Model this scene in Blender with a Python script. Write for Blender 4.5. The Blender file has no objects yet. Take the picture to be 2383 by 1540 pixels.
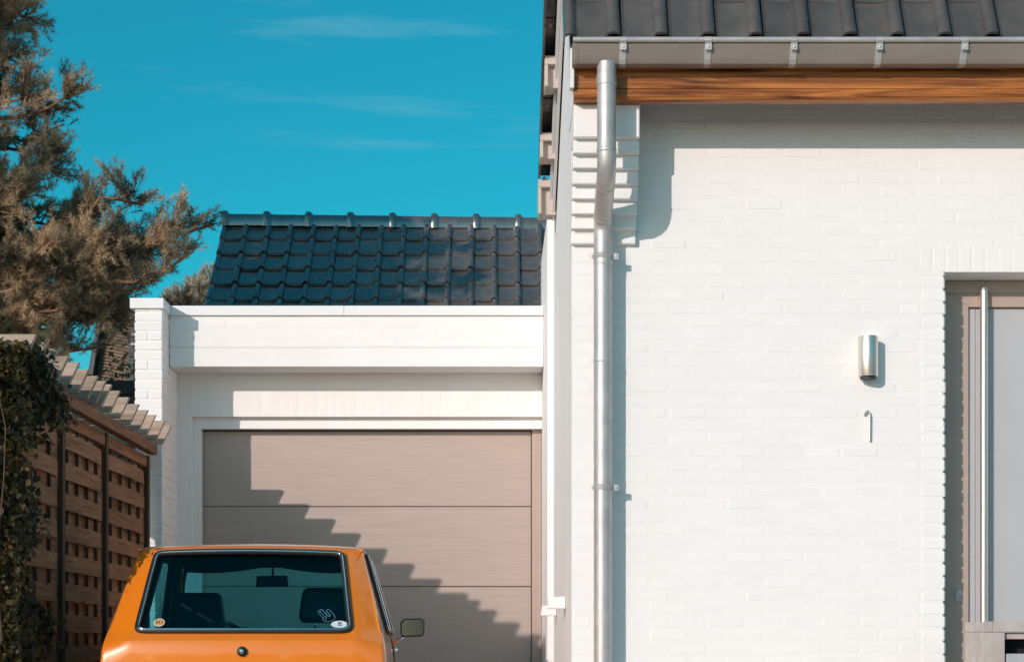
import bpy, bmesh, math, random
import numpy as np
from mathutils import Vector, Matrix, Quaternion

random.seed(7)
RNG = np.random.default_rng(11)
R = math.radians
scene = bpy.context.scene
COL = scene.collection

# ------------------------------------------------------------------ camera
CAMH = 0.85
F, CX, CY = 4100.0, 1141.0, 1490.0          # focal length and principal point on a 2383 px wide frame
cam_d = bpy.data.cameras.new('camera')
cam = bpy.data.objects.new('camera', cam_d)
COL.objects.link(cam)
cam.location = (0, 0, CAMH)
cam.rotation_euler = (R(90), 0, 0)
cam_d.sensor_width = 36.0
cam_d.lens = 36.0 * F / 2383.0
cam_d.shift_x = (1191.5 - CX) / 2383.0
cam_d.shift_y = (CY - 770.0) / 2383.0
cam_d.clip_end = 2000
scene.camera = cam

# ------------------------------------------------------------------ light
SUN = Vector((-0.705, -1.0, 0.395)).normalized()       # towards the sun
SUN_EL = math.asin(SUN.z)
SUN_ROT = math.atan2(SUN.x, SUN.y)
world = bpy.data.worlds.new('World')
scene.world = world
world.use_nodes = True
wn, wl = world.node_tree.nodes, world.node_tree.links
wn.clear()
w_out = wn.new('ShaderNodeOutputWorld')
w_bg = wn.new('ShaderNodeBackground')
w_sky = wn.new('ShaderNodeTexSky')
w_sky.sky_type = 'NISHITA'
w_sky.sun_disc = False
w_sky.sun_elevation = SUN_EL
w_sky.sun_rotation = SUN_ROT
w_sky.altitude = 0
w_sky.air_density = 1.0
w_sky.dust_density = 1.0
w_sky.ozone_density = 1.6
w_bg.inputs['Strength'].default_value = 0.15
tint = wn.new('ShaderNodeMix'); tint.data_type = 'RGBA'; tint.blend_type = 'MULTIPLY'
tint.inputs[0].default_value = 1.0
tint.inputs[7].default_value = (0.15, 0.83, 0.88, 1)
wl.new(w_sky.outputs[0], tint.inputs[6])
# one colour grade for the whole sky: blue turns teal, the warm haze keeps its warmth
w_sep = wn.new('ShaderNodeSeparateColor'); wl.new(w_sky.outputs[0], w_sep.inputs[0])
w_div = wn.new('ShaderNodeMath'); w_div.operation = 'DIVIDE'
wl.new(w_sep.outputs[0], w_div.inputs[0]); wl.new(w_sep.outputs[2], w_div.inputs[1])
w_mr = wn.new('ShaderNodeMapRange'); w_mr.inputs[1].default_value = 0.50; w_mr.inputs[2].default_value = 1.05
wl.new(w_div.outputs[0], w_mr.inputs[0])
w_tm = wn.new('ShaderNodeMix'); w_tm.data_type = 'RGBA'
w_tm.inputs[6].default_value = (0.06, 0.80, 0.80, 1); w_tm.inputs[7].default_value = (0.56, 0.70, 0.86, 1)
wl.new(w_mr.outputs[0], w_tm.inputs[0]); wl.new(w_tm.outputs[2], tint.inputs[7])
# thin wisps of high cloud
w_tc = wn.new('ShaderNodeTexCoord')
w_map = wn.new('ShaderNodeMapping'); w_map.inputs['Scale'].default_value = (2.2, 2.2, 22.0)
w_map.inputs['Location'].default_value = (0.35, 0.0, 0.4)
wl.new(w_tc.outputs['Generated'], w_map.inputs[0])
w_no = wn.new('ShaderNodeTexNoise'); w_no.inputs['Scale'].default_value = 2.1
w_no.inputs['Detail'].default_value = 5; w_no.inputs['Roughness'].default_value = 0.55
wl.new(w_map.outputs[0], w_no.inputs['Vector'])
w_rp = wn.new('ShaderNodeValToRGB')
w_rp.color_ramp.elements[0].position = 0.57; w_rp.color_ramp.elements[0].color = (0, 0, 0, 1)
w_rp.color_ramp.elements[1].position = 0.86; w_rp.color_ramp.elements[1].color = (0.5, 0.5, 0.5, 1)
wl.new(w_no.outputs[0], w_rp.inputs[0])
w_cm = wn.new('ShaderNodeMix'); w_cm.data_type = 'RGBA'
w_cm.inputs[7].default_value = (1.6, 3.6, 4.3, 1)
wl.new(w_rp.outputs[0], w_cm.inputs[0])
wl.new(tint.outputs[2], w_cm.inputs[6])
wl.new(w_cm.outputs[2], w_bg.inputs[0])
wl.new(w_bg.outputs[0], w_out.inputs[0])

sun_d = bpy.data.lights.new('sun', 'SUN')
sun_d.energy = 2.95
sun_d.angle = R(0.55)
sun_d.color = (1.0, 0.84, 0.775)
sun = bpy.data.objects.new('sun', sun_d)
COL.objects.link(sun)
sun.location = (-20, -30, 20)
sun.rotation_euler = (-SUN).to_track_quat('-Z', 'Y').to_euler()

vs = scene.view_settings
vs.view_transform = 'Standard'
vs.look = 'None'
vs.exposure = 0.0
vs.gamma = 1.0
vs.use_curve_mapping = False


# ------------------------------------------------------------------ helpers
def at(px, py, Y):
    """world point seen at picture position px, py, standing Y metres in front of the camera"""
    return Vector(((px - CX) / F * Y, Y, CAMH + (CY - py) / F * Y))


class MB:
    def __init__(s):
        s.v, s.f = [], []

    def add(s, vs_, fs_):
        n = len(s.v)
        s.v += [tuple(p) for p in vs_]
        s.f += [tuple(i + n for i in f) for f in fs_]
        return s

    def box(s, x0, x1, y0, y1, z0, z1):
        return s.add([(x0, y0, z0), (x1, y0, z0), (x1, y1, z0), (x0, y1, z0),
                      (x0, y0, z1), (x1, y0, z1), (x1, y1, z1), (x0, y1, z1)],
                     [(0, 3, 2, 1), (4, 5, 6, 7), (0, 1, 5, 4), (1, 2, 6, 5), (2, 3, 7, 6), (3, 0, 4, 7)])

    def prism(s, poly, axis, a, b):
        """poly of 2D points extruded from a to b along axis 'x','y','z'"""
        n = len(poly)
        def P(p, t):
            return {'x': (t, p[0], p[1]), 'y': (p[0], t, p[1]), 'z': (p[0], p[1], t)}[axis]
        vs_ = [P(p, a) for p in poly] + [P(p, b) for p in poly]
        fs_ = [tuple(range(n))[::-1], tuple(range(n, 2 * n))]
        fs_ += [(i, (i + 1) % n, n + (i + 1) % n, n + i) for i in range(n)]
        return s.add(vs_, fs_)

    def tube(s, pts, r, n=10, closed=False, cap=True, flat=1.0):
        pts = [Vector(p) for p in pts]
        m = len(pts)
        rs = r if isinstance(r, (list, tuple)) else [r] * m
        rings = []
        up = None
        for i, p in enumerate(pts):
            if closed:
                t = (pts[(i + 1) % m] - pts[i - 1]).normalized()
            else:
                t = (pts[min(i + 1, m - 1)] - pts[max(i - 1, 0)]).normalized()
            if up is None:
                up = Vector((0, 0, 1)) if abs(t.z) < 0.9 else Vector((1, 0, 0))
            a = t.cross(up)
            if a.length < 1e-6:
                a = t.orthogonal()
            a.normalize()
            b = a.cross(t).normalized()
            up = b
            rings.append([p + (a * math.cos(2 * math.pi * k / n) + b * flat * math.sin(2 * math.pi * k / n)) * rs[i] for k in range(n)])
        vs_ = [q for rg in rings for q in rg]
        fs_ = []
        for i in range(m if closed else m - 1):
            j = (i + 1) % m
            for k in range(n):
                k2 = (k + 1) % n
                fs_.append((i * n + k, i * n + k2, j * n + k2, j * n + k))
        if cap and not closed:
            fs_.append(tuple(range(n))[::-1])
            fs_.append(tuple((m - 1) * n + k for k in range(n)))
        return s.add(vs_, fs_)

    def lathe(s, prof, c, n=20, axis='z'):
        """prof: (radius, height) list revolved about axis through c"""
        vs_, fs_ = [], []
        for (r, h) in prof:
            for k in range(n):
                a = 2 * math.pi * k / n
                p = {'z': (r * math.cos(a), r * math.sin(a), h), 'y': (r * math.cos(a), h, r * math.sin(a)), 'x': (h, r * math.cos(a), r * math.sin(a))}[axis]
                vs_.append((c[0] + p[0], c[1] + p[1], c[2] + p[2]))
        for i in range(len(prof) - 1):
            for k in range(n):
                k2 = (k + 1) % n
                fs_.append((i * n + k, i * n + k2, (i + 1) * n + k2, (i + 1) * n + k))
        fs_.append(tuple(range(n)))
        fs_.append(tuple((len(prof) - 1) * n + k for k in range(n)))
        return s.add(vs_, fs_)

    def grid(s, P):
        """P[i][j] points"""
        h, w = len(P), len(P[0])
        return s.add([p for row in P for p in row],
                     [(i * w + j, i * w + j + 1, (i + 1) * w + j + 1, (i + 1) * w + j) for i in range(h - 1) for j in range(w - 1)])


WLOC = {}          # world location of every object (no parent is rotated except the car, which handles itself)


def finish_mesh(me, mat, smooth, fixn=True):
    if fixn:
        bm = bmesh.new(); bm.from_mesh(me)
        bmesh.ops.recalc_face_normals(bm, faces=bm.faces)
        bm.to_mesh(me); bm.free()
    if mat is not None:
        me.materials.append(mat)
    if smooth:
        me.polygons.foreach_set('use_smooth', [True] * len(me.polygons))
        if smooth is not True:
            me.set_sharp_from_angle(angle=R(smooth))


def link(o, parent=None, loc=(0, 0, 0)):
    COL.objects.link(o)
    loc = Vector(loc)
    if parent is not None:
        o.parent = parent
        o.location = loc - WLOC[parent.name]
    else:
        o.location = loc
    WLOC[o.name] = loc
    return o


def obj(name, mb, mat, parent=None, smooth=False, bevel=0, seg=2, base=False, fixn=True):
    v = np.array(mb.v, dtype=float)
    lo, hi = v.min(0), v.max(0)
    c = (lo + hi) / 2
    if base:
        c[2] = lo[2]
    v = v - c
    me = bpy.data.meshes.new(name)
    me.from_pydata(v.tolist(), [], mb.f)
    finish_mesh(me, mat, smooth, fixn)
    o = bpy.data.objects.new(name, me)
    link(o, parent, c)
    if bevel:
        m = o.modifiers.new('bevel', 'BEVEL'); m.width = bevel; m.segments = seg; m.limit_method = 'ANGLE'; m.angle_limit = R(40)
        m.harden_normals = False
    return o


def inst(name, me, parent, loc, rot=None, scale=None):
    o = bpy.data.objects.new(name, me)
    link(o, parent, loc)
    if rot is not None:
        o.rotation_euler = rot
    if scale is not None:
        o.scale = scale
    return o


def raw(name, V, T, mat, parent=None, loc=(0, 0, 0), smooth=False):
    """big mesh from arrays of triangles"""
    me = bpy.data.meshes.new(name)
    V = np.asarray(V, dtype=np.float32) - np.asarray(loc, dtype=np.float32)
    T = np.asarray(T, dtype=np.int32)
    me.vertices.add(len(V)); me.vertices.foreach_set('co', V.ravel())
    me.loops.add(T.size); me.loops.foreach_set('vertex_index', T.ravel())
    me.polygons.add(len(T))
    me.polygons.foreach_set('loop_start', np.arange(0, T.size, T.shape[1], dtype=np.int32))
    me.update(calc_edges=True)
    me.validate()
    me.materials.append(mat)
    if smooth:
        me.polygons.foreach_set('use_smooth', [True] * len(me.polygons))
    o = bpy.data.objects.new(name, me)
    return link(o, parent, loc)


def thing(name, label, cat, loc=(0, 0, 0), group=None):
    o = bpy.data.objects.new(name, None)
    o.empty_display_size = 0.2
    link(o, None, loc)
    return tag(o, label, cat, group)


def tag(o, label=None, cat=None, group=None, kind=None):
    if label: o['label'] = label
    if cat: o['category'] = cat
    if group: o['group'] = group
    if kind: o['kind'] = kind
    return o


# ------------------------------------------------------------------ materials
def material(name, col, rough=0.6, metal=0.0, var=0.0, vscale=6.0, vcol=None, bump=0.0, bscale=60.0, coat=0.0,
             spec=0.5, stretch=(1, 1, 1), objrand=0.0, rvar=0.0, bdetail=4.0, bdist=0.01, trans=0.0):
    m = bpy.data.materials.new(name)
    m.use_nodes = True
    nt = m.node_tree; n, l = nt.nodes, nt.links
    b = n['Principled BSDF']
    b.inputs['Base Color'].default_value = (*col, 1)
    b.inputs['Roughness'].default_value = rough
    b.inputs['Metallic'].default_value = metal
    b.inputs['Specular IOR Level'].default_value = spec
    if coat:
        b.inputs['Coat Weight'].default_value = coat
        b.inputs['Coat Roughness'].default_value = 0.03
    if trans:
        b.inputs['Subsurface Weight'].default_value = 0.0
    tc = n.new('ShaderNodeTexCoord')
    mp = n.new('ShaderNodeMapping'); mp.inputs['Scale'].default_value = stretch
    l.new(tc.outputs['Object'], mp.inputs[0])
    oi = n.new('ShaderNodeObjectInfo')
    ad = n.new('ShaderNodeVectorMath'); ad.operation = 'MULTIPLY_ADD'
    ad.inputs[1].default_value = (17.0, 9.0, 23.0)
    l.new(oi.outputs['Random'], ad.inputs[0]); l.new(mp.outputs[0], ad.inputs[2])
    vec = ad.outputs[0]
    colsock = None
    if var or vcol:
        no = n.new('ShaderNodeTexNoise'); no.inputs['Scale'].default_value = vscale; no.inputs['Detail'].default_value = 5
        no.inputs['Roughness'].default_value = 0.6
        l.new(vec, no.inputs['Vector'])
        rp = n.new('ShaderNodeValToRGB')
        rp.color_ramp.elements[0].position = 0.3; rp.color_ramp.elements[1].position = 0.7
        c0 = vcol if vcol else tuple(max(0, c * (1 - var)) for c in col)
        c1 = col if vcol else tuple(min(1, c * (1 + var)) for c in col)
        rp.color_ramp.elements[0].color = (*c0, 1); rp.color_ramp.elements[1].color = (*c1, 1)
        l.new(no.outputs[0], rp.inputs[0])
        colsock = rp.outputs[0]
    if objrand:
        mx = n.new('ShaderNodeMix'); mx.data_type = 'RGBA'; mx.blend_type = 'MULTIPLY'; mx.inputs[0].default_value = 1.0
        mr = n.new('ShaderNodeMapRange'); mr.inputs[3].default_value = 1 - objrand; mr.inputs[4].default_value = 1 + objrand
        l.new(oi.outputs['Random'], mr.inputs[0])
        if colsock: l.new(colsock, mx.inputs[6])
        else: mx.inputs[6].default_value = (*col, 1)
        l.new(mr.outputs[0], mx.inputs[7])
        colsock = mx.outputs[2]
    if colsock: l.new(colsock, b.inputs['Base Color'])
    if rvar:
        no3 = n.new('ShaderNodeTexNoise'); no3.inputs['Scale'].default_value = vscale * 1.7; no3.inputs['Detail'].default_value = 3
        l.new(vec, no3.inputs['Vector'])
        mr3 = n.new('ShaderNodeMapRange'); mr3.inputs[1].default_value = 0.3; mr3.inputs[2].default_value = 0.7
        mr3.inputs[3].default_value = max(0.02, rough - rvar); mr3.inputs[4].default_value = min(1, rough + rvar)
        l.new(no3.outputs[0], mr3.inputs[0]); l.new(mr3.outputs[0], b.inputs['Roughness'])
    if bump:
        no2 = n.new('ShaderNodeTexNoise'); no2.inputs['Scale'].default_value = bscale; no2.inputs['Detail'].default_value = bdetail
        l.new(vec, no2.inputs['Vector'])
        bp = n.new('ShaderNodeBump'); bp.inputs['Strength'].default_value = bump; bp.inputs['Distance'].default_value = bdist
        l.new(no2.outputs[0], bp.inputs['Height']); l.new(bp.outputs[0], b.inputs['Normal'])
    return m


def wood_material(name, c_dark, c_light, axis=0, scale=3.0, rough=0.6, objrand=0.12, spec=0.3):
    m = bpy.data.materials.new(name); m.use_nodes = True
    nt = m.node_tree; n, l = nt.nodes, nt.links
    b = n['Principled BSDF']; b.inputs['Roughness'].default_value = rough; b.inputs['Specular IOR Level'].default_value = spec
    tc = n.new('ShaderNodeTexCoord'); oi = n.new('ShaderNodeObjectInfo')
    mp = n.new('ShaderNodeMapping')
    st = [22.0, 22.0, 22.0]; st[axis] = 1.1
    mp.inputs['Scale'].default_value = st
    l.new(tc.outputs['Object'], mp.inputs[0])
    ad = n.new('ShaderNodeVectorMath'); ad.operation = 'MULTIPLY_ADD'; ad.inputs[1].default_value = (31.0, 17.0, 11.0)
    l.new(oi.outputs['Random'], ad.inputs[0]); l.new(mp.outputs[0], ad.inputs[2])
    no = n.new('ShaderNodeTexNoise'); no.inputs['Scale'].default_value = scale * 0.35; no.inputs['Detail'].default_value = 8
    no.inputs['Roughness'].default_value = 0.62; no.inputs['Distortion'].default_value = 1.1
    l.new(ad.outputs[0], no.inputs['Vector'])
    rp = n.new('ShaderNodeValToRGB')
    e = rp.color_ramp.elements
    e[0].position = 0.34; e[0].color = (*c_dark, 1); e[1].position = 0.62; e[1].color = (*c_light, 1)
    l.new(no.outputs[0], rp.inputs[0])
    mx = n.new('ShaderNodeMix'); mx.data_type = 'RGBA'; mx.blend_type = 'MULTIPLY'; mx.inputs[0].default_value = 1.0
    mr = n.new('ShaderNodeMapRange'); mr.inputs[3].default_value = 1 - objrand; mr.inputs[4].default_value = 1 + objrand
    l.new(oi.outputs['Random'], mr.inputs[0]); l.new(rp.outputs[0], mx.inputs[6]); l.new(mr.outputs[0], mx.inputs[7])
    l.new(mx.outputs[2], b.inputs['Base Color'])
    bp = n.new('ShaderNodeBump'); bp.inputs['Strength'].default_value = 0.35; bp.inputs['Distance'].default_value = 0.004
    l.new(no.outputs[0], bp.inputs['Height']); l.new(bp.outputs[0], b.inputs['Normal'])
    return m


def glass_material(name, tint_c, refl=1.0):
    m = bpy.data.materials.new(name); m.use_nodes = True
    nt = m.node_tree; n, l = nt.nodes, nt.links
    n.remove(n['Principled BSDF'])
    tr = n.new('ShaderNodeBsdfTransparent'); tr.inputs[0].default_value = (*tint_c, 1)
    gl = n.new('ShaderNodeBsdfGlossy'); gl.inputs['Roughness'].default_value = 0.01
    lw_ = n.new('ShaderNodeLayerWeight'); lw_.inputs[0].default_value = 0.5
    pw = n.new('ShaderNodeMath'); pw.operation = 'POWER'; pw.inputs[1].default_value = 5.0
    l.new(lw_.outputs['Facing'], pw.inputs[0])
    fr = n.new('ShaderNodeMath'); fr.operation = 'MULTIPLY_ADD'; fr.inputs[1].default_value = 0.94; fr.inputs[2].default_value = 0.05
    l.new(pw.outputs[0], fr.inputs[0])
    mx = n.new('ShaderNodeMixShader')
    l.new(fr.outputs[0], mx.inputs[0]); l.new(tr.outputs[0], mx.inputs[1]); l.new(gl.outputs[0], mx.inputs[2])
    l.new(mx.outputs[0], n['Material Output'].inputs[0])
    return m


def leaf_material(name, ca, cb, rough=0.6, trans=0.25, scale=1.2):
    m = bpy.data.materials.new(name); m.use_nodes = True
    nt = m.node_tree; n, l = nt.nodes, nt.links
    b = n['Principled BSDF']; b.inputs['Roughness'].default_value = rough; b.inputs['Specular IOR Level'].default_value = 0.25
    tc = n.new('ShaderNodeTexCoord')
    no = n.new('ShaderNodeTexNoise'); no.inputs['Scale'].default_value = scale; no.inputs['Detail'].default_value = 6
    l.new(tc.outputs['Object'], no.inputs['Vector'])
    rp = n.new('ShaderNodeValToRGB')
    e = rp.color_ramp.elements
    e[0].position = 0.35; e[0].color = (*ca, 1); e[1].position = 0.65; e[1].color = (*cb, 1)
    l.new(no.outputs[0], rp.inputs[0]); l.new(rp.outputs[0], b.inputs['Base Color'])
    tl = n.new('ShaderNodeBsdfTranslucent'); l.new(rp.outputs[0], tl.inputs[0])
    mx = n.new('ShaderNodeMixShader'); mx.inputs[0].default_value = trans
    l.new(b.outputs[0], mx.inputs[1]); l.new(tl.outputs[0], mx.inputs[2])
    l.new(mx.outputs[0], n['Material Output'].inputs[0])
    return m


M = {}
M['paint'] = material('white_painted_masonry', (0.865, 0.85, 0.835), 0.75, var=0.03, vscale=2.6, bump=0.35, bscale=190, bdist=0.003, spec=0.25, objrand=0.012)
M['paint_trim'] = material('white_coated_metal', (0.82, 0.82, 0.82), 0.4, var=0.015, vscale=2.0, spec=0.4)
M['taupe'] = material('taupe_coated_panel', (0.46, 0.378, 0.332), 0.45, var=0.085, vscale=5.0, stretch=(0.5, 1, 16), bump=0.25, bscale=90, bdist=0.002, spec=0.35)
M['taupe_frame'] = material('taupe_coated_frame', (0.45, 0.35, 0.295), 0.42, var=0.03, vscale=4.0, bump=0.08, bscale=300, bdist=0.001)
M['door_leaf'] = material('pale_grey_door', (0.47, 0.475, 0.49), 0.4, var=0.02, vscale=2.0)
M['steel'] = material('brushed_steel', (0.80, 0.72, 0.66), 0.38, metal=0.9, rvar=0.05, vscale=4, stretch=(8, 8, 0.6))
M['zinc'] = material('galvanised_zinc', (0.55, 0.53, 0.515), 0.48, metal=0.5, var=0.12, vscale=9, rvar=0.1, bump=0.05, bscale=30, bdist=0.002)
M['gutter'] = material('weathered_zinc_gutter', (0.33, 0.285, 0.25), 0.45, metal=0.35, var=0.10, vscale=3, stretch=(0.6, 1, 2), rvar=0.08)
M['tile'] = material('dark_engobe_tile', (0.098, 0.089, 0.084), 0.25, var=0.2, vscale=7, rvar=0.10, objrand=0.16, bump=0.10, bscale=40, bdist=0.002, spec=0.6)
M['tile_far'] = material('glazed_dark_tile', (0.120, 0.104, 0.094), 0.27, var=0.28, vscale=7, rvar=0.10, objrand=0.2, bump=0.10, bscale=40, bdist=0.002, spec=1.0)
M['tile_far'].node_tree.nodes['Principled BSDF'].inputs['IOR'].default_value = 1.85
M['tile_far'].node_tree.nodes['Principled BSDF'].inputs['Coat Weight'].default_value = 0.5
M['tile_far'].node_tree.nodes['Principled BSDF'].inputs['Coat IOR'].default_value = 1.8
M['tile_far'].node_tree.nodes['Principled BSDF'].inputs['Coat Roughness'].default_value = 0.12
M['tile_edge'] = material('fired_clay_edge', (0.34, 0.13, 0.06), 0.8, var=0.2, vscale=20)
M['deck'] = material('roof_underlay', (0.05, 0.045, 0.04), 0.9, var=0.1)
M['eave_wood'] = wood_material('varnished_hardwood', (0.10, 0.022, 0.004), (0.60, 0.215, 0.05), axis=0, scale=2.3, rough=0.42, spec=0.4)
M['fence_wood'] = wood_material('stained_fence_wood', (0.17, 0.08, 0.04), (0.34, 0.17, 0.088), axis=1, scale=3.5, rough=0.75)
M['batten_wood'] = wood_material('dark_fence_batten', (0.06, 0.035, 0.022), (0.11, 0.065, 0.042), axis=2, scale=3, rough=0.8)  # darker than the slats: shade between them is put into this colour
M['cap_wood'] = wood_material('weathered_cap_board', (0.30, 0.225, 0.17), (0.50, 0.395, 0.31), axis=0, scale=3.2, rough=0.8, objrand=0.16)
M['stub'] = material('shade_toned_block', (0.52, 0.45, 0.40), 0.8, var=0.06, vscale=9, bump=0.2, bscale=90, bdist=0.003)  # white blocks with the verge's shade put into their colour
M['orange'] = material('orange_car_paint', (0.82, 0.215, 0.009), 0.30, coat=1.0, spec=0.5, var=0.02, vscale=2)
M['car_dark'] = material('dark_car_interior', (0.022, 0.026, 0.028), 0.8, var=0.1)
M['headrest'] = material('black_vinyl', (0.018, 0.019, 0.02), 0.5, bump=0.15, bscale=120, bdist=0.002)
M['rubber'] = material('black_rubber', (0.014, 0.015, 0.016), 0.5)
M['chrome'] = material('chrome', (0.80, 0.82, 0.84), 0.10, metal=1.0)
M['mirror'] = material('mirror_glass', (0.46, 0.44, 0.42), 0.12, metal=1.0)
M['dim_mirror'] = material('dim_mirror_glass', (0.10, 0.10, 0.10), 0.12, metal=1.0)
M['glass'] = glass_material('tinted_car_glass', (0.22, 0.82, 0.90))
M['glass_front'] = glass_material('clear_car_glass', (0.86, 0.95, 0.95))
M['white_print'] = material('white_sticker', (0.62, 0.72, 0.74), 0.5)
M['orange_print'] = material('orange_sticker', (0.72, 0.36, 0.12), 0.5)
M['dark_print'] = material('dark_print', (0.02, 0.03, 0.03), 0.6)
M['cyan_print'] = material('pale_blue_print', (0.10, 0.32, 0.42), 0.5)
M['stone'] = material('scuffed_taupe_stone', (0.46, 0.40, 0.375), 0.5, var=0.16, vscale=9, bump=0.12, bscale=35, bdist=0.003, rvar=0.15)
M['box_grey'] = material('grey_letterbox_metal', (0.42, 0.42, 0.43), 0.45, var=0.06, vscale=8)
M['black_void'] = material('letterbox_inside', (0.01, 0.01, 0.012), 0.9)
M['bark'] = material('reddish_pine_bark', (0.27, 0.15, 0.085), 0.9, var=0.35, vscale=9, bump=0.6, bscale=25, bdist=0.02)
M['needles'] = leaf_material('pine_needles', (0.05, 0.06, 0.045), (0.72, 0.53, 0.33), scale=2.6)  # noise clumps put the crown's shade and sunlit patches into the colour
M['cypress'] = leaf_material('pale_conifer_needles', (0.34, 0.29, 0.22), (0.62, 0.53, 0.42), scale=2.0)
M['ivy'] = leaf_material('ivy_leaves', (0.018, 0.022, 0.009), (0.12, 0.085, 0.030), rough=0.5, trans=0.15, scale=9)
M['shrub'] = leaf_material('golden_shrub_leaves', (0.20, 0.135, 0.04), (0.46, 0.30, 0.09), trans=0.3, scale=2.2)
M['far_leaf'] = leaf_material('street_tree_leaves', (0.05, 0.042, 0.025), (0.11, 0.085, 0.05), scale=0.6)
M['twig'] = material('twig_bark', (0.12, 0.075, 0.045), 0.9, var=0.2)
M['slate'] = material('dark_slate_cladding', (0.045, 0.055, 0.062), 0.55, var=0.25, vscale=6, objrand=0.2)
M['far_tile'] = material('brown_far_tiles', (0.20, 0.135, 0.10), 0.8, var=0.3, vscale=4)
M['paving'] = material('pale_concrete_paving', (0.58, 0.48, 0.40), 0.85, var=0.12, vscale=2.5, bump=0.2, bscale=30)
M['asphalt'] = material('asphalt', (0.06, 0.06, 0.06), 0.9, var=0.2, vscale=5)
M['earth'] = material('lawn_and_soil', (0.12, 0.11, 0.055), 0.95, var=0.3, vscale=0.8)

# ------------------------------------------------------------------ the ground
g = MB().add([(-400, -400, -0.02), (400, -400, -0.02), (400, 600, -0.02), (-400, 600, -0.02)], [(0, 1, 2, 3)])
tag(obj('ground', g, M['earth']), kind='structure')
g = MB().box(-2.5, 9.0, -3.0, 14.40, -0.1, 0.0)
tag(obj('driveway', g, M['paving']), kind='structure')
g = MB().box(-60, 60, -4.6, -3.0, -0.1, -0.004)
tag(obj('pavement', g, M['paving']), kind='structure')
g = MB().box(-60, 60, -11.0, -4.6, -0.1, -0.012)
tag(obj('road', g, M['asphalt']), kind='structure')

# ------------------------------------------------------------------ bricks
_brick_cache = {}


def brick_mesh(sx, sy, sz, bev=0.006, jit=0.0015, variant=0):
    key = (round(sx, 4), round(sy, 4), round(sz, 4), bev, variant)
    if key in _brick_cache:
        return _brick_cache[key]
    rnd = random.Random(hash(key) & 0xffff)
    me = bpy.data.meshes.new('brick')
    bm = bmesh.new()
    bmesh.ops.create_cube(bm, size=1.0)
    for v in bm.verts:
        v.co.x *= sx; v.co.y *= sy; v.co.z *= sz
    bmesh.ops.bevel(bm, geom=bm.edges[:], offset=bev, segments=1, affect='EDGES', profile=0.6)
    for v in bm.verts:
        v.co.x += rnd.uniform(-jit, jit); v.co.z += rnd.uniform(-jit, jit)
        v.co.y += rnd.uniform(-jit, jit) * 0.25
    bm.to_mesh(me); bm.free()
    me.materials.append(M['paint'])
    me.polygons.foreach_set('use_smooth', [True] * len(me.polygons))
    me.set_sharp_from_angle(angle=R(30))
    _brick_cache[key] = me
    return me


def lay(parent, x0, x1, yf, z0, z1, depth=0.05, proud=None, bev=0.010, gap=0.010, tilt=0.0065, dz=0.0004, extra=None):
    """one brick whose front stands near the plane y = yf, filling the module x0..x1, z0..z1 less a joint"""
    if proud is None:
        proud = random.triangular(0.0000, 0.0017, 0.0009)
    sx, sz = x1 - x0 - gap, z1 - z0 - gap
    me = brick_mesh(sx, depth, sz, bev, variant=random.randrange(6))
    c = ((x0 + x1) / 2, yf - proud + depth / 2 + random.uniform(-dz, dz), (z0 + z1) / 2)
    return inst('brick', me, parent, c, (random.gauss(0, tilt) * 0.6, 0, random.gauss(0, tilt) * 0.5))


# ================================================================== HOUSE
YW = 10.17                                  # front face of the house wall
XC = 0.469                                  # left corner of the house
house = thing('house', 'white painted brick house with dark tiled roof and wooden eave beam', 'house', (2.2, 12.2, 0))

DX0, DX1, DTOP = 2.622, 3.80, 2.978         # doorway
w = MB()
w.box(XC, DX0 - 0.010, YW, YW + 0.25, 0, DTOP - 0.002)
w.box(XC, 6.0, YW, YW + 0.25, DTOP - 0.002, 4.10)
w.box(DX1, 6.0, YW, YW + 0.25, 0, DTOP - 0.002)
wall = obj('wall', w, M['paint'], house)
# side wall with gable, and the pier where the garage meets it
gp = [(YW + 0.25, 0), (14.6, 0), (14.6, 3.97), (12.60, 3.98), (YW + 0.25, 5.05)]
sw = MB().prism(gp, 'x', XC, XC + 0.22)
obj('gable_wall', sw, M['paint'], house)
obj('corner_pier', MB().box(XC - 0.05, XC - 0.001, 12.95, 14.55, 0, 3.975), M['paint'], house, bevel=0.004)
obj('rear_wall', MB().box(XC + 0.22, 6.0, 14.35, 14.6, 0, 3.86), M['paint'], house)
obj('plinth', MB().box(DX0 + 0.0, DX1, YW + 0.02, YW + 0.6, 0, 0.42), M['stone'], house)

CO = 0.0752                                  # course height
BL = 0.2215                                  # brick length
jobs = []
z = 0.62
k = 0
while z < 4.02:
    z1 = z + CO
    x = XC + 0.004 + (0 if k % 2 else -BL / 2)
    right = DX0 - 0.137 if z1 < DTOP + 0.06 else 5.0
    if DTOP - 0.03 < z1 < DTOP + 0.155 + 0.04:
        right = DX0 - 0.13
    while x < right - 0.02:
        a, b = max(x, XC + 0.003), min(x + BL, right)
        if b - a > 0.05 and not (3.13 - CO * .5 < z < 3.84 and a < 0.84 and b < 0.95):
            jobs.append((a, b, z, z1))
        x += BL
    x = DX1 + 0.004 + (0 if k % 2 else 0.11)
    while z1 < DTOP + 0.06 and x < 4.9:
        jobs.append((x, x + BL, z, z1))
        x += BL
    z = z1
    k += 1
jobs.sort(key=lambda j: ((j[0] + j[1]) / 2 - 1.6) ** 2 + ((j[2] + j[3]) / 2 - 2.2) ** 2 * 0.5)
for (a, b, z0, z1) in jobs[:232]:
    lay(wall, a, b, YW, z0, z1)
rest = MB()
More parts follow.
